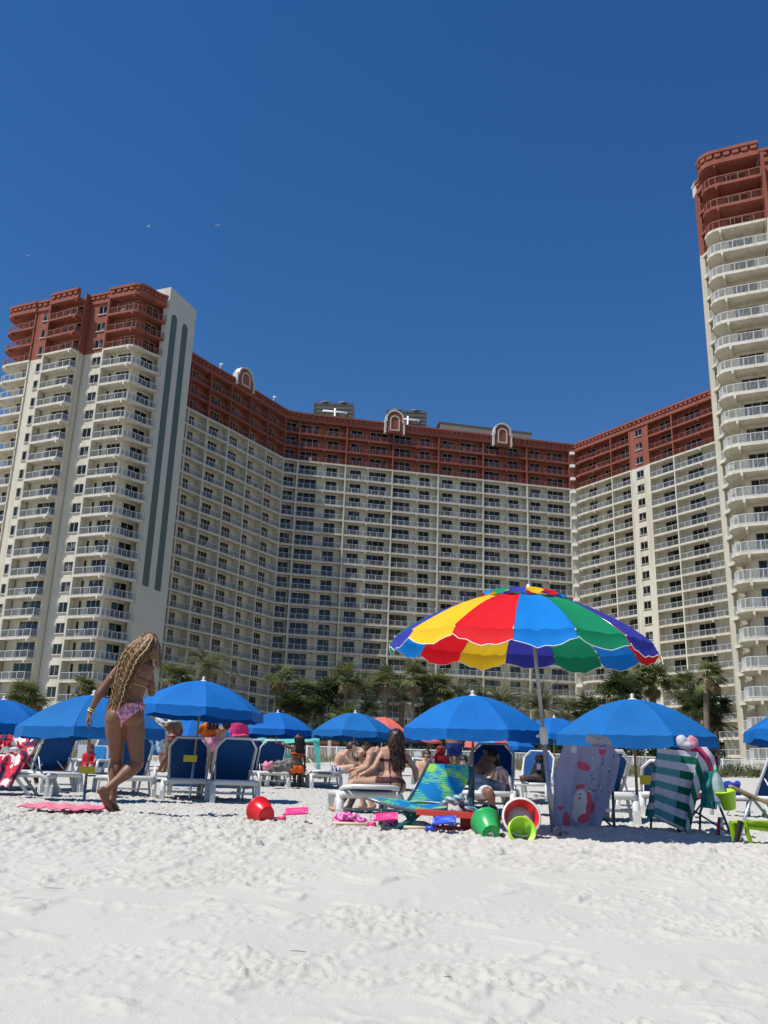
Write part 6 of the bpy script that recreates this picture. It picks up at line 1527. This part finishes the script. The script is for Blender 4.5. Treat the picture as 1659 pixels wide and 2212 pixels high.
clothe(W2_, 'bikini_bottom', lambda p: abs((p-f['P']).dot(f['f1'])) < .135 and (lambda d: -.02 < d.dot(f['u1'])+.0 < .035+(.12*abs(d.dot(f['r1']))))(p-f['P']) or ((p-f['P']).dot(f['f1']) < 0 and (p-f['P']).dot(f['u1']) < .0 and (p-f['P']).dot(f['u1']) > -.16 and abs((p-f['P']).dot(f['r1'])) < .05), .003, M_bkr)
clothe(W2_, 'bikini_top', lambda p: abs((p-f['C']).dot(f['u3'])+.03) < .022 and abs((p-f['C']).dot(f['r3'])) < .19 and abs((p-f['C']).dot(f['f3'])) < .2, .003, M_bkr)
ring(W2_, f['C']+f['r3']*-.07+f['f3']*0, f['r3'], -f['f3'], -1.0, 1.25, .006, M_bkr, 'strap'); ring(W2_, f['C']+f['r3']*.09, f['r3'], -f['f3'], -1.0, 1.25, .006, M_bkr, 'strap')
HLp2 = [(990,-75),(925,-20),(905,60),(930,160),(955,300),(970,400),(985,470)]; HRp2 = [(1010,-75),(1085,-10),(1100,80),(1115,180),(1140,300),(1125,400),(1110,470)]
def h2_(s, t):
    a = lerp_line(HLp2, t); b = lerp_line(HRp2, t); return q(a[0]+(b[0]-a[0])*s, a[1]+(b[1]-a[1])*s, -.05-.10*math.sin(math.pi*s)*(1 if t < .5 else .8)-.03)
hair_strands(W2_, 'hair', h2_, [H_black,H_brown], r=(.007,.011), wave=.009, seed=9, n=150, fq0=5, spread=.009, k=26, taper=.5); cap_hair(W2_, f, [H_black])
wr_ = MB(); c = J['wl']; wr_.tube([c+Vector((math.cos(a)*.01, math.cos(a)*.02, math.sin(a)*.028)) for a in [6.28*i/12 for i in range(13)]], .005, 6); wr_.build('bracelet', [M_plast], W2_)

# ---- bearded man hunched forward
q = crop_fn(980, 2230, 4.74, 12.9)
J = dict(head=q(545,215,.0), neck=q(640,170,.03), chest=q(740,260,.05), pelvis=q(830,500,.10), sl=q(655,215,-.16), sr=q(700,175,.20), el=q(600,400,-.24), wl=q(470,455,-.20), er=q(560,400,.2), wr=q(430,430,.2),
         hl=q(800,520,-.06), hr=q(800,520,.22), kl=q(520,560,-.20), al=q(545,905,-.20), tl=q(440,985,-.25), kr=q(600,560,.25), ar=q(665,915,.2), tr=q(600,985,.2))
J['fwl'] = q(390,500,-.18); J['hup'] = Vector((.5,-.1,.75))
MN, f = person(J, 'bearded man hunched forward beside the long haired woman, forearms on his knees', S_mid, vox=.011, k=1.04, fem=False, face=(-.8,-.15,-.6), curl=.6)
cap_hair(MN, f, [H_brown]); bd = MB(); bd.sphere(f['H']+f['Rm']@Vector((0,.055,-.085)), .052, 12, 8, 0, (1,.8,.8), f['Rm']); bd.build('beard', [H_brown], MN)
clothe(MN, 'shorts', lambda p: (lambda d: d.dot(f['u1']) < .06 and d.length < .42 and p.z > J['kl'].z-.12)(p-f['P']), .010, T('navy_shorts', (.015,.02,.05), .05))
# ---- boy in navy patterned shorts
q = crop_fn(980, 2230, 4.74, 19.4)
J = dict(head=q(385,118,.0), neck=q(300,175,.02), chest=q(215,265,.0), pelvis=q(160,430,.0), sl=q(270,225,-.14), sr=q(300,200,.18), el=q(365,330,-.14), wl=q(470,350,-.08), er=q(400,330,.16), wr=q(490,345,.12),
         hl=q(165,445,-.10), hr=q(165,445,.12), kl=q(400,385,-.14), al=q(352,640,-.16), tl=q(450,690,-.2), kr=q(410,390,.2), ar=q(370,640,.2), tr=q(450,680,.2)); J['hup'] = Vector((-.3,-.1,.9))
BY, f = person(J, 'pale boy in navy shorts with white specks bent forward on the end of a lounger', S_pale, vox=.013, k=.95, fem=False, face=(.85,-.2,-.45), curl=.7)
cap_hair(BY, f, [H_brown])
clothe(BY, 'swim_shorts', lambda p: (lambda d: d.dot(f['u1']) < .07 and d.dot(Vector((1,0,0))) < .34 and p.z > J['pelvis'].z-.20)(p-f['P']), .016, mat('specked_navy', (.55,.55,.62), .8, .1, 30, col2=(.012,.014,.045), detail=0))

# ---- man reclining with orange and white towel
q = crop_fn(1370, 2200, 4.74, 12.4)
J = dict(head=q(500,400,.25), neck=q(520,510,.22), chest=q(450,620,.15), pelvis=q(370,850,-.10), sl=q(345,570,.0), sr=q(610,560,.38), el=q(300,760,.10), wl=q(430,800,-.1), er=q(690,700,.25), wr=q(640,780,.0),
         hl=q(330,870,-.18), hr=q(420,850,.06), kl=q(500,900,-.55), al=q(560,1130,-.5), tl=q(480,1180,-.6), kr=q(745,835,-.30), ar=q(745,1110,-.30), tr=q(690,1160,-.45)); J['hup'] = Vector((.15,.35,.9))
M2, f = person(J, 'man in white shorts leaning back on a lounger in the umbrella shade, head turned left', S_brown, vox=.010, k=1.0, fem=False, face=(-.95,-.2,.05), curl=.5)
cap_hair(M2, f, [H_black], 1.08)
hair_strands(M2, 'long_hair', lambda s, t: f['H']+Vector((.02+.09*s+.06*t, .04+.02*s, .07-.02*s-.30*t)), [H_black], r=(.008,.012), wave=.006, seed=3, n=60, fq0=4, spread=.014, k=10)
clothe(M2, 'shorts', lambda p: (lambda d: d.dot(f['u1']) < .10 and d.length < .40 and p.z > J['pelvis'].z-.16)(p-f['P']), .020, mat('white_shorts', (.60,.57,.58), .85, .1, 9, col2=(.42,.30,.28), detail=1))
M_or = T('orange_stripe', (.62,.17,.012), .2); M_twh = T('white_towelling', (.66,.64,.66), .25)
drape(lambda x, y: ((1370+x/4.74)/1.396, (2200+y/4.74)/1.396), [(620,535),(540,590),(470,630),(412,668)], [(665,520),(745,590),(790,690),(812,800)], lambda a,b: 11.95+.12*a-.05*b, 44, 34, lambda a,b: 1 if (a*4.4+.25*math.sin(b*5)+.15) % 1 < .42 and b > .16 else 0, 'beach_towel', [M_twh, M_or], fold=.03, nf=2.1, ph=.4, thick=.010, label='orange and white striped towel laid over the reclining man', cat='towel')
drape(lambda x, y: ((1370+x/4.74)/1.396, (2200+y/4.74)/1.396), [(765,660),(780,740),(800,830),(815,930)], [(790,650),(812,740),(832,830),(828,940)], lambda a,b: 11.9, 8, 24, lambda a,b: 0, 'towel_end', [M_twh], fold=.01, nf=1, label='hanging white end of the orange striped towel', cat='towel')
# ---- woman with a phone on the lounger behind
q = crop_fn(1370, 2200, 4.74, 18.9)
J = dict(head=q(1222,440,.25), neck=q(1235,510,.22), chest=q(1230,580,.15), pelvis=q(1200,700,-.15), sl=q(1160,545,.12), sr=q(1290,545,.25), el=q(1110,640,.0), wl=q(1190,600,-.15), er=q(1290,660,.1), wr=q(1225,600,-.15),
         hl=q(1150,720,-.2), hr=q(1230,720,-.15), kl=q(1010,690,-.45), al=q(960,700,-.85), tl=q(950,660,-.9), kr=q(1080,700,-.5), ar=q(1000,700,-.95), tr=q(990,665,-1.0))
WP, f = person(J, 'woman with sunglasses holding a phone on a shaded lounger right of the reclining man', S_dark, vox=.014, k=1.0, face=(-.3,-.9,-.15), curl=.6)
cap_hair(WP, f, [H_black], 1.05); clothe(WP, 'swimsuit', lambda p: (lambda d: -.08 < d.dot(f['u3']) and d.dot(f['u3']) < .58 and abs(d.dot(f['r3'])) < .17)(p-f['P']), .006, T('black_suit', (.012,.012,.015), .02))
MB().tube([f['H']+f['Rm']@Vector((-.06,.09,.01)), f['H']+f['Rm']@Vector((.06,.09,.01))], .022, 8, flat=.5).build('sunglasses', [M_black], WP)
ph = MB(); ph.box(-.037,.037,-.005,.005,-.075,.075); single('phone', ph, [mat('lilac_case', (.35,.30,.45), .4)], 'lilac phone in the hands of the woman with sunglasses', 'phone', q(1208,545,-.2), .3)
# ---- woman in orange bikini bottoms, from behind
q = crop_fn(740, 2180, 5.184, 21.6)
J = dict(head=q(835,265,.0), neck=q(830,350,.02), chest=q(815,450,.0), pelvis=q(795,690,.0), sl=q(740,390,-.03), sr=q(885,400,.05), el=q(630,352,.0), wl=q(535,325,.0), er=q(925,520,.1), wr=q(930,660,.12),
         hl=q(745,705,.0), hr=q(850,705,.05), kl=q(760,730,.45), al=q(770,920,.5), tl=q(770,950,.62), kr=q(850,730,.45), ar=q(860,930,.5), tr=q(860,955,.62))
WO, f = person(J, 'woman in orange bikini bottoms sitting with her back turned, one arm stretched left', S_dark, vox=.014, k=1.0, face=(.1,1,0), curl=.3)
M_org = mat('orange_bikini', (.80,.10,.01), .7); clothe(WO, 'bikini_bottom', lambda p: (lambda d: -.16 < d.dot(f['u1']) < .035 and d.dot(Vector((0,1,0))) < .10)(p-f['P']), .006, M_org)
ring(WO, f['C']-f['u3']*.05, f['u3'], f['r3'], math.pi, 2*math.pi, .008, M_org, 'back_string'); tt = MB(); a = f['C']-f['u3']*.05-f['f3']*.11; tt.tube([a, a+Vector((.01,-.01,-.10))], .010, 6); tt.build('tie', [M_org], WO)
cap_hair(WO, f, [H_black], 1.06); hair_strands(WO, 'long_hair', lambda s, t: q(770+130*s+30*t, 215+270*t, -.11-.04*math.sin(3.14*s)), [H_black], r=(.010,.015), wave=.008, seed=5, n=90, fq0=3, spread=.012, k=12)
# ---- group behind the loungers with the yellow card
q = crop_fn(480, 2120, 5.53, 17.0)
J = dict(head=q(170,175,.1), neck=q(215,270,.0), chest=q(250,390,.0), pelvis=q(250,615,.0), sl=q(190,330,-.12), sr=q(320,320,.15), el=q(130,410,-.1), wl=q(60,330,-.1), er=q(375,460,.2), wr=q(330,600,.2),
         hl=q(205,640,-.05), hr=q(285,650,.1), kl=q(130,890,-.05), al=q(15,1090,.0), tl=q(-50,1130,-.05), kr=q(190,900,.15), ar=q(90,1100,.2), tr=q(30,1140,.15))
G1, f = person(J, 'brown skinned woman in a red thong bending over right of the walking woman', S_brown, vox=.013, k=1.0, face=(-.6,.6,-.2), curl=.5)
clothe(G1, 'crop_top', lambda p: (lambda d: .30 < d.dot(f['u1']) < .47 and abs(d.dot(f['r3'])) < .18)(p-f['P']), .006, T('white_top', (.6,.6,.6), .1)); ring(G1, f['P']+f['u1']*.06, f['u1'], f['r1'], 0, 6.28, .008, mat('red_string', (.35,.03,.02), .6), 'waist_string'); cap_hair(G1, f, [H_black], 1.1)
q = crop_fn(480, 2120, 5.53, 18.6)
J = dict(head=q(20,250,.0), neck=q(75,320,.0), chest=q(90,430,.0), pelvis=q(70,610,.0), sl=q(30,380,-.1), sr=q(140,370,.15), el=q(-10,470,-.1), wl=q(20,560,-.1), er=q(170,480,.2), wr=q(150,580,.2),
         hl=q(45,630,-.05), hr=q(110,630,.1), kl=q(30,850,-.05), al=q(50,1060,.0), tl=q(0,1090,-.1), kr=q(90,850,.1), ar=q(110,1070,.15), tr=q(60,1100,.05))
G2, f = person(J, 'man in a white shirt and blue floral swim shorts standing behind the bending woman', S_mid, vox=.014, k=1.0, fem=False, face=(-.9,.2,-.4), curl=.5); cap_hair(G2, f, [H_brown])
clothe(G2, 'shirt', lambda p: (lambda d: .02 < d.dot(f['u1']) < .50 and abs(d.dot(f['r3'])) < .24)(p-f['P']), .012, T('white_shirt', (.62,.62,.62), .2)); clothe(G2, 'swim_shorts', lambda p: (lambda d: d.dot(f['u1']) < .04 and p.z > J['kl'].z+.02 and abs(d.dot(f['r1'])) < .24)(p-f['P']), .022, mat('floral_shorts', (.55,.66,.68), .8, .1, 14, col2=(.06,.22,.32), detail=1))
q = crop_fn(480, 2120, 5.53, 17.6)
J = dict(head=q(905,350,-.05), neck=q(830,400,.0), chest=q(805,455,.0), pelvis=q(850,640,.0), sl=q(710,400,-.1), sr=q(900,420,.1), el=q(640,480,-.1), wl=q(610,590,-.1), er=q(930,520,.2), wr=q(900,610,.2),
         hl=q(815,680,-.03), hr=q(905,680,.05), kl=q(830,900,.0), al=q(790,1120,.0), tl=q(770,1150,.1), kr=q(870,900,.1), ar=q(860,1120,.1), tr=q(850,1150,.2)); J['hup'] = Vector((.4,-.3,.8))
G3, f = person(J, 'girl in an orange top and pink shorts with auburn hair, bending behind the loungers', S_brown, vox=.014, k=.95, face=(.5,.6,-.6), curl=.5)
clothe(G3, 'orange_top', lambda p: (lambda d: .10 < d.dot(f['u1']) < .44 and abs(d.dot(f['r3'])) < .20)(p-f['P']), .010, T('orange_cloth', (.72,.14,.01), .15)); clothe(G3, 'pink_shorts', lambda p: (lambda d: -.20 < d.dot(f['u1']) < .06)(p-f['P']), .012, T('pink_shorts', (.75,.30,.40), .15))
hair_strands(G3, 'hair', lambda s, t: q(820+160*s-10*t, 300+150*t, -.16-.03*math.sin(3.14*s)), [H_red,H_brown], r=(.010,.014), wave=.012, seed=8, n=80, fq0=3, spread=.02, k=12); cap_hair(G3, f, [H_red], 1.05)
q = crop_fn(480, 2120, 5.53, 18.4)
J = dict(head=q(1110,390,.0), neck=q(1030,430,.0), chest=q(1000,500,.0), pelvis=q(985,700,.0), sl=q(935,470,-.1), sr=q(1060,470,.1), el=q(915,600,-.1), wl=q(950,700,-.1), er=q(1080,580,.1), wr=q(1070,690,.1),
         hl=q(950,720,-.03), hr=q(1020,720,.05), kl=q(960,900,.0), al=q(960,1080,.0), kr=q(1010,900,.1), ar=q(1010,1080,.1)); J['hup'] = Vector((.7,-.1,.6))
G4, f = person(J, 'bare shouldered dark haired person bending between the girls in orange and pink', S_mid, vox=.014, k=.95, face=(.8,.2,-.5), curl=.5); cap_hair(G4, f, [H_black], 1.25)
clothe(G4, 'swimsuit', lambda p: (lambda d: -.18 < d.dot(f['u1']) < .06)(p-f['P']), .008, T('dark_suit', (.02,.02,.03), .05))
q = crop_fn(480, 2120, 5.53, 18.0)
J = dict(head=q(1310,205,.0), neck=q(1330,300,.0), chest=q(1340,400,.0), pelvis=q(1345,610,.0), sl=q(1260,335,-.03), sr=q(1420,330,.05), el=q(1215,470,.0), wl=q(1235,600,.05), er=q(1470,460,.05), wr=q(1470,590,.1),
         hl=q(1305,640,.0), hr=q(1390,640,.0), kl=q(1310,880,.05), al=q(1320,1110,.0), tl=q(1320,1140,.1), kr=q(1400,880,.0), ar=q(1410,1110,.0), tr=q(1420,1140,.1))
G5, f = person(J, 'girl in a bright pink sleeveless top standing right of the tall umbrella', S_brown, vox=.013, k=.98, face=(-.2,1,0), curl=.4)
clothe(G5, 'pink_top', lambda p: (lambda d: .05 < d.dot(f['u1']) < .44 and abs(d.dot(f['r3'])) < .165)(p-f['P']), .010, T('pink_top', (.85,.06,.22), .2)); clothe(G5, 'shorts', lambda p: (lambda d: -.22 < d.dot(f['u1']) < .03)(p-f['P']), .010, T('pale_shorts', (.45,.5,.45), .1)); cap_hair(G5, f, [H_black], 1.1)
# ---- three seated / standing people beyond the palm print lounge
q = crop_fn(1220, 2160, 5.53, 18.5)
J = dict(head=q(372,668,.0), neck=q(345,755,.05), chest=q(310,860,.05), pelvis=q(300,1040,.0), sl=q(235,810,.05), sr=q(400,800,.05), el=q(200,950,-.05), wl=q(260,1040,-.2), er=q(440,930,-.05), wr=q(400,1040,-.2),
         hl=q(260,1060,.0), hr=q(350,1060,.0), kl=q(250,1090,-.4), al=q(250,1200,-.4), kr=q(360,1090,-.4), ar=q(360,1200,-.4))
K1, f = person(J, 'boy with dark sunglasses sitting in a low aqua chair facing the camera', S_pale, vox=.012, k=.95, fem=False, face=(.15,-1,-.1), curl=.5); cap_hair(K1, f, [H_brown], 1.04)
MB().tube([f['H']+f['Rm']@Vector((-.062,.088,.008)), f['H']+f['Rm']@Vector((.062,.088,.008))], .022, 8, flat=.5).build('sunglasses', [M_black], K1)
ac = thing('beach_chair', 'low aqua beach chair the boy with sunglasses sits in', 'beach chair'); a0 = q(140,700,.12); a1 = q(475,730,.12)
m = MB(); m.tube([a0-Vector((0,.05,.5)), a0, a1, a1-Vector((0,.05,.5))], .03, 8); m.build('frame', [M_plast], ac); m = MB(); m.grid(lambda a,b: a0+(a1-a0)*a+Vector((0,-.05*b,-.5*b)), 6, 6); m.build('backrest', [M_aqua], ac)
J = dict(head=q(600,600,.5), neck=q(600,670,.5), chest=q(610,760,.5), pelvis=q(620,930,.4), sl=q(515,715,.45), sr=q(690,715,.55), el=q(480,800,.4), wl=q(530,660,.3), er=q(730,830,.5), wr=q(700,950,.3),
         hl=q(580,950,.4), hr=q(665,950,.4), kl=q(560,960,0), al=q(560,1100,.0), kr=q(680,960,0), ar=q(680,1100,.0))
K2, f = person(J, 'person in a dark red shirt and cap sitting beyond the boy with sunglasses', S_brown, vox=.013, k=.98, fem=False, face=(-.5,-.9,-.1), curl=.5); cap_hair(K2, f, [mat('red_cap', (.16,.02,.02), .8)], 1.05, name='cap')
clothe(K2, 'red_shirt', lambda p: (lambda d: -.05 < d.dot(f['u1']) < .47 and abs(d.dot(f['r3'])) < .28)(p-f['P']), .012, T('dark_red_shirt', (.17,.008,.012), .05))
q = crop_fn(1220, 2160, 5.53, 21.5)
J = dict(head=q(820,130,.0), neck=q(820,215,.0), chest=q(820,310,.0), pelvis=q(820,480,.0), sl=q(740,250,.0), sr=q(900,250,.0), el=q(710,380,.0), wl=q(720,500,-.05), er=q(925,380,.0), wr=q(930,640,-.05),
         hl=q(775,510,.0), hr=q(870,510,.0), kl=q(760,700,.0), al=q(760,880,.0), tl=q(740,900,-.15), kr=q(890,700,.05), ar=q(900,880,.1), tr=q(910,900,.0))
K3, f = person(J, 'person in navy swim trunks standing under the broad blue umbrella, only legs in view', S_brown, vox=.014, k=.98, fem=False, face=(0,-1,0), curl=.4); cap_hair(K3, f, [H_brown])
clothe(K3, 'swim_trunks', lambda p: (lambda d: -.26 < d.dot(f['u1']) < .05)(p-f['P']), .014, T('navy_trunks', (.015,.03,.14), .05))
q = crop_fn(1220, 2160, 5.53, 17.0)
J = dict(head=q(985,762,.0), neck=q(1010,830,.05), chest=q(1020,900,.1), pelvis=q(1020,1010,.3), sl=q(960,870,.05), sr=q(1070,870,.1), el=q(930,950,.1), wl=q(950,1010,.0), er=q(1090,950,.1), wr=q(1060,1010,.1),
         hl=q(990,1020,.3), hr=q(1050,1020,.3), kl=q(980,1020,-.1), al=q(980,1080,-.1), kr=q(1050,1020,-.1), ar=q(1050,1080,-.1))
K4, f = person(J, 'dark haired child whose head shows just above the palm print lounge', S_pale, vox=.013, k=.85, face=(-.5,-.9,.0), hands=False); cap_hair(K4, f, [H_black], 1.05)
clothe(K4, 'swimsuit', lambda p: (lambda d: -.12 < d.dot(f['u1']) < .30 and abs(d.dot(f['r3'])) < .13)(p-f['P']), .006, T('blue_suit', (.02,.06,.2), .05))
# ---- left side
q = crop_fn(0, 2200, 4.74, 25.0)
J = dict(head=q(1290,275,.0), neck=q(1275,340,.02), chest=q(1265,410,.0), pelvis=q(1260,500,.0), sl=q(1205,370,.0), sr=q(1340,370,.02), el=q(1185,440,-.05), wl=q(1220,480,-.1), er=q(1365,440,-.05), wr=q(1330,480,-.1),
         hl=q(1230,510,.0), hr=q(1290,510,.0), kl=q(1220,520,-.4), al=q(1220,540,-.8), kr=q(1290,520,-.4), ar=q(1290,540,-.8))
R1, f = person(J, 'woman in a red top lying on a white lounger far back at left', S_mid, vox=.014, k=.95, face=(-.1,-1,-.1), curl=.3)
clothe(R1, 'red_top', lambda p: (lambda d: -.1 < d.dot(f['u3']) < .36 and abs(d.dot(f['r3'])) < .165)(p-f['P']), .010, T('red_top', (.50,.01,.03), .1)); cap_hair(R1, f, [H_red], 1.12); hair_strands(R1, 'long_hair', lambda s, t: q(1245+100*s, 230+140*t, .05), [H_red], r=(.012,.016), wave=.008, seed=2, n=24, spread=.01, k=8)
q = crop_fn(0, 2200, 4.74, 16.6)
J = dict(head=q(250,420,.3), neck=q(270,470,.25), chest=q(300,500,.2), pelvis=q(370,520,.0), sl=q(230,500,.1), sr=q(300,440,.3), el=q(200,560,.1), wl=q(240,620,.0), er=q(360,400,.3), wr=q(440,380,.2),
         hl=q(370,530,-.1), hr=q(390,500,.1), kl=q(640,330,-.1), al=q(560,620,-.1), tl=q(600,650,-.1), kr=q(560,420,.15), ar=q(640,610,.2), tr=q(690,640,.2))
R2, f = person(J, 'person lying in shade on the second lounger from the left with one knee raised', S_mid, vox=.013, k=.95, face=(-.2,-.3,.8), curl=.4); cap_hair(R2, f, [H_black], 1.05)
clothe(R2, 'shorts', lambda p: (p-f['P']).length < .24, .010, T('rust_shorts', (.25,.06,.05), .1))
# ---- onlooker on a right tower balcony
b0 = Vector((39.6, 86.9, ZB-21*HF+.0)); q3 = lambda x, y, z: b0+Vector((x,y,z))
J = dict(head=q3(0,0,1.62), neck=q3(0,0,1.48), chest=q3(0,0,1.28), pelvis=q3(0,0,.95), sl=q3(-.18,0,1.40), sr=q3(.18,0,1.40), el=q3(-.25,-.15,1.17), wl=q3(-.15,-.35,1.10), er=q3(.25,-.15,1.17), wr=q3(.15,-.35,1.10), hl=q3(-.09,0,.9), hr=q3(.09,0,.9), kl=q3(-.1,0,.5), al=q3(-.1,0,.08), kr=q3(.1,0,.5), ar=q3(.1,0,.08))
O1, f = person(J, 'person leaning on the lowest visible balcony railing of the right tower', S_mid, vox=.02, k=1, fem=False, face=(-.2,-1,0), hands=False); cap_hair(O1, f, [H_brown]); clothe(O1, 'shirt', lambda p: p.z > b0.z+.9 and p.z < b0.z+1.45, .012, T('white_shirt2', (.55,.5,.5), .1))
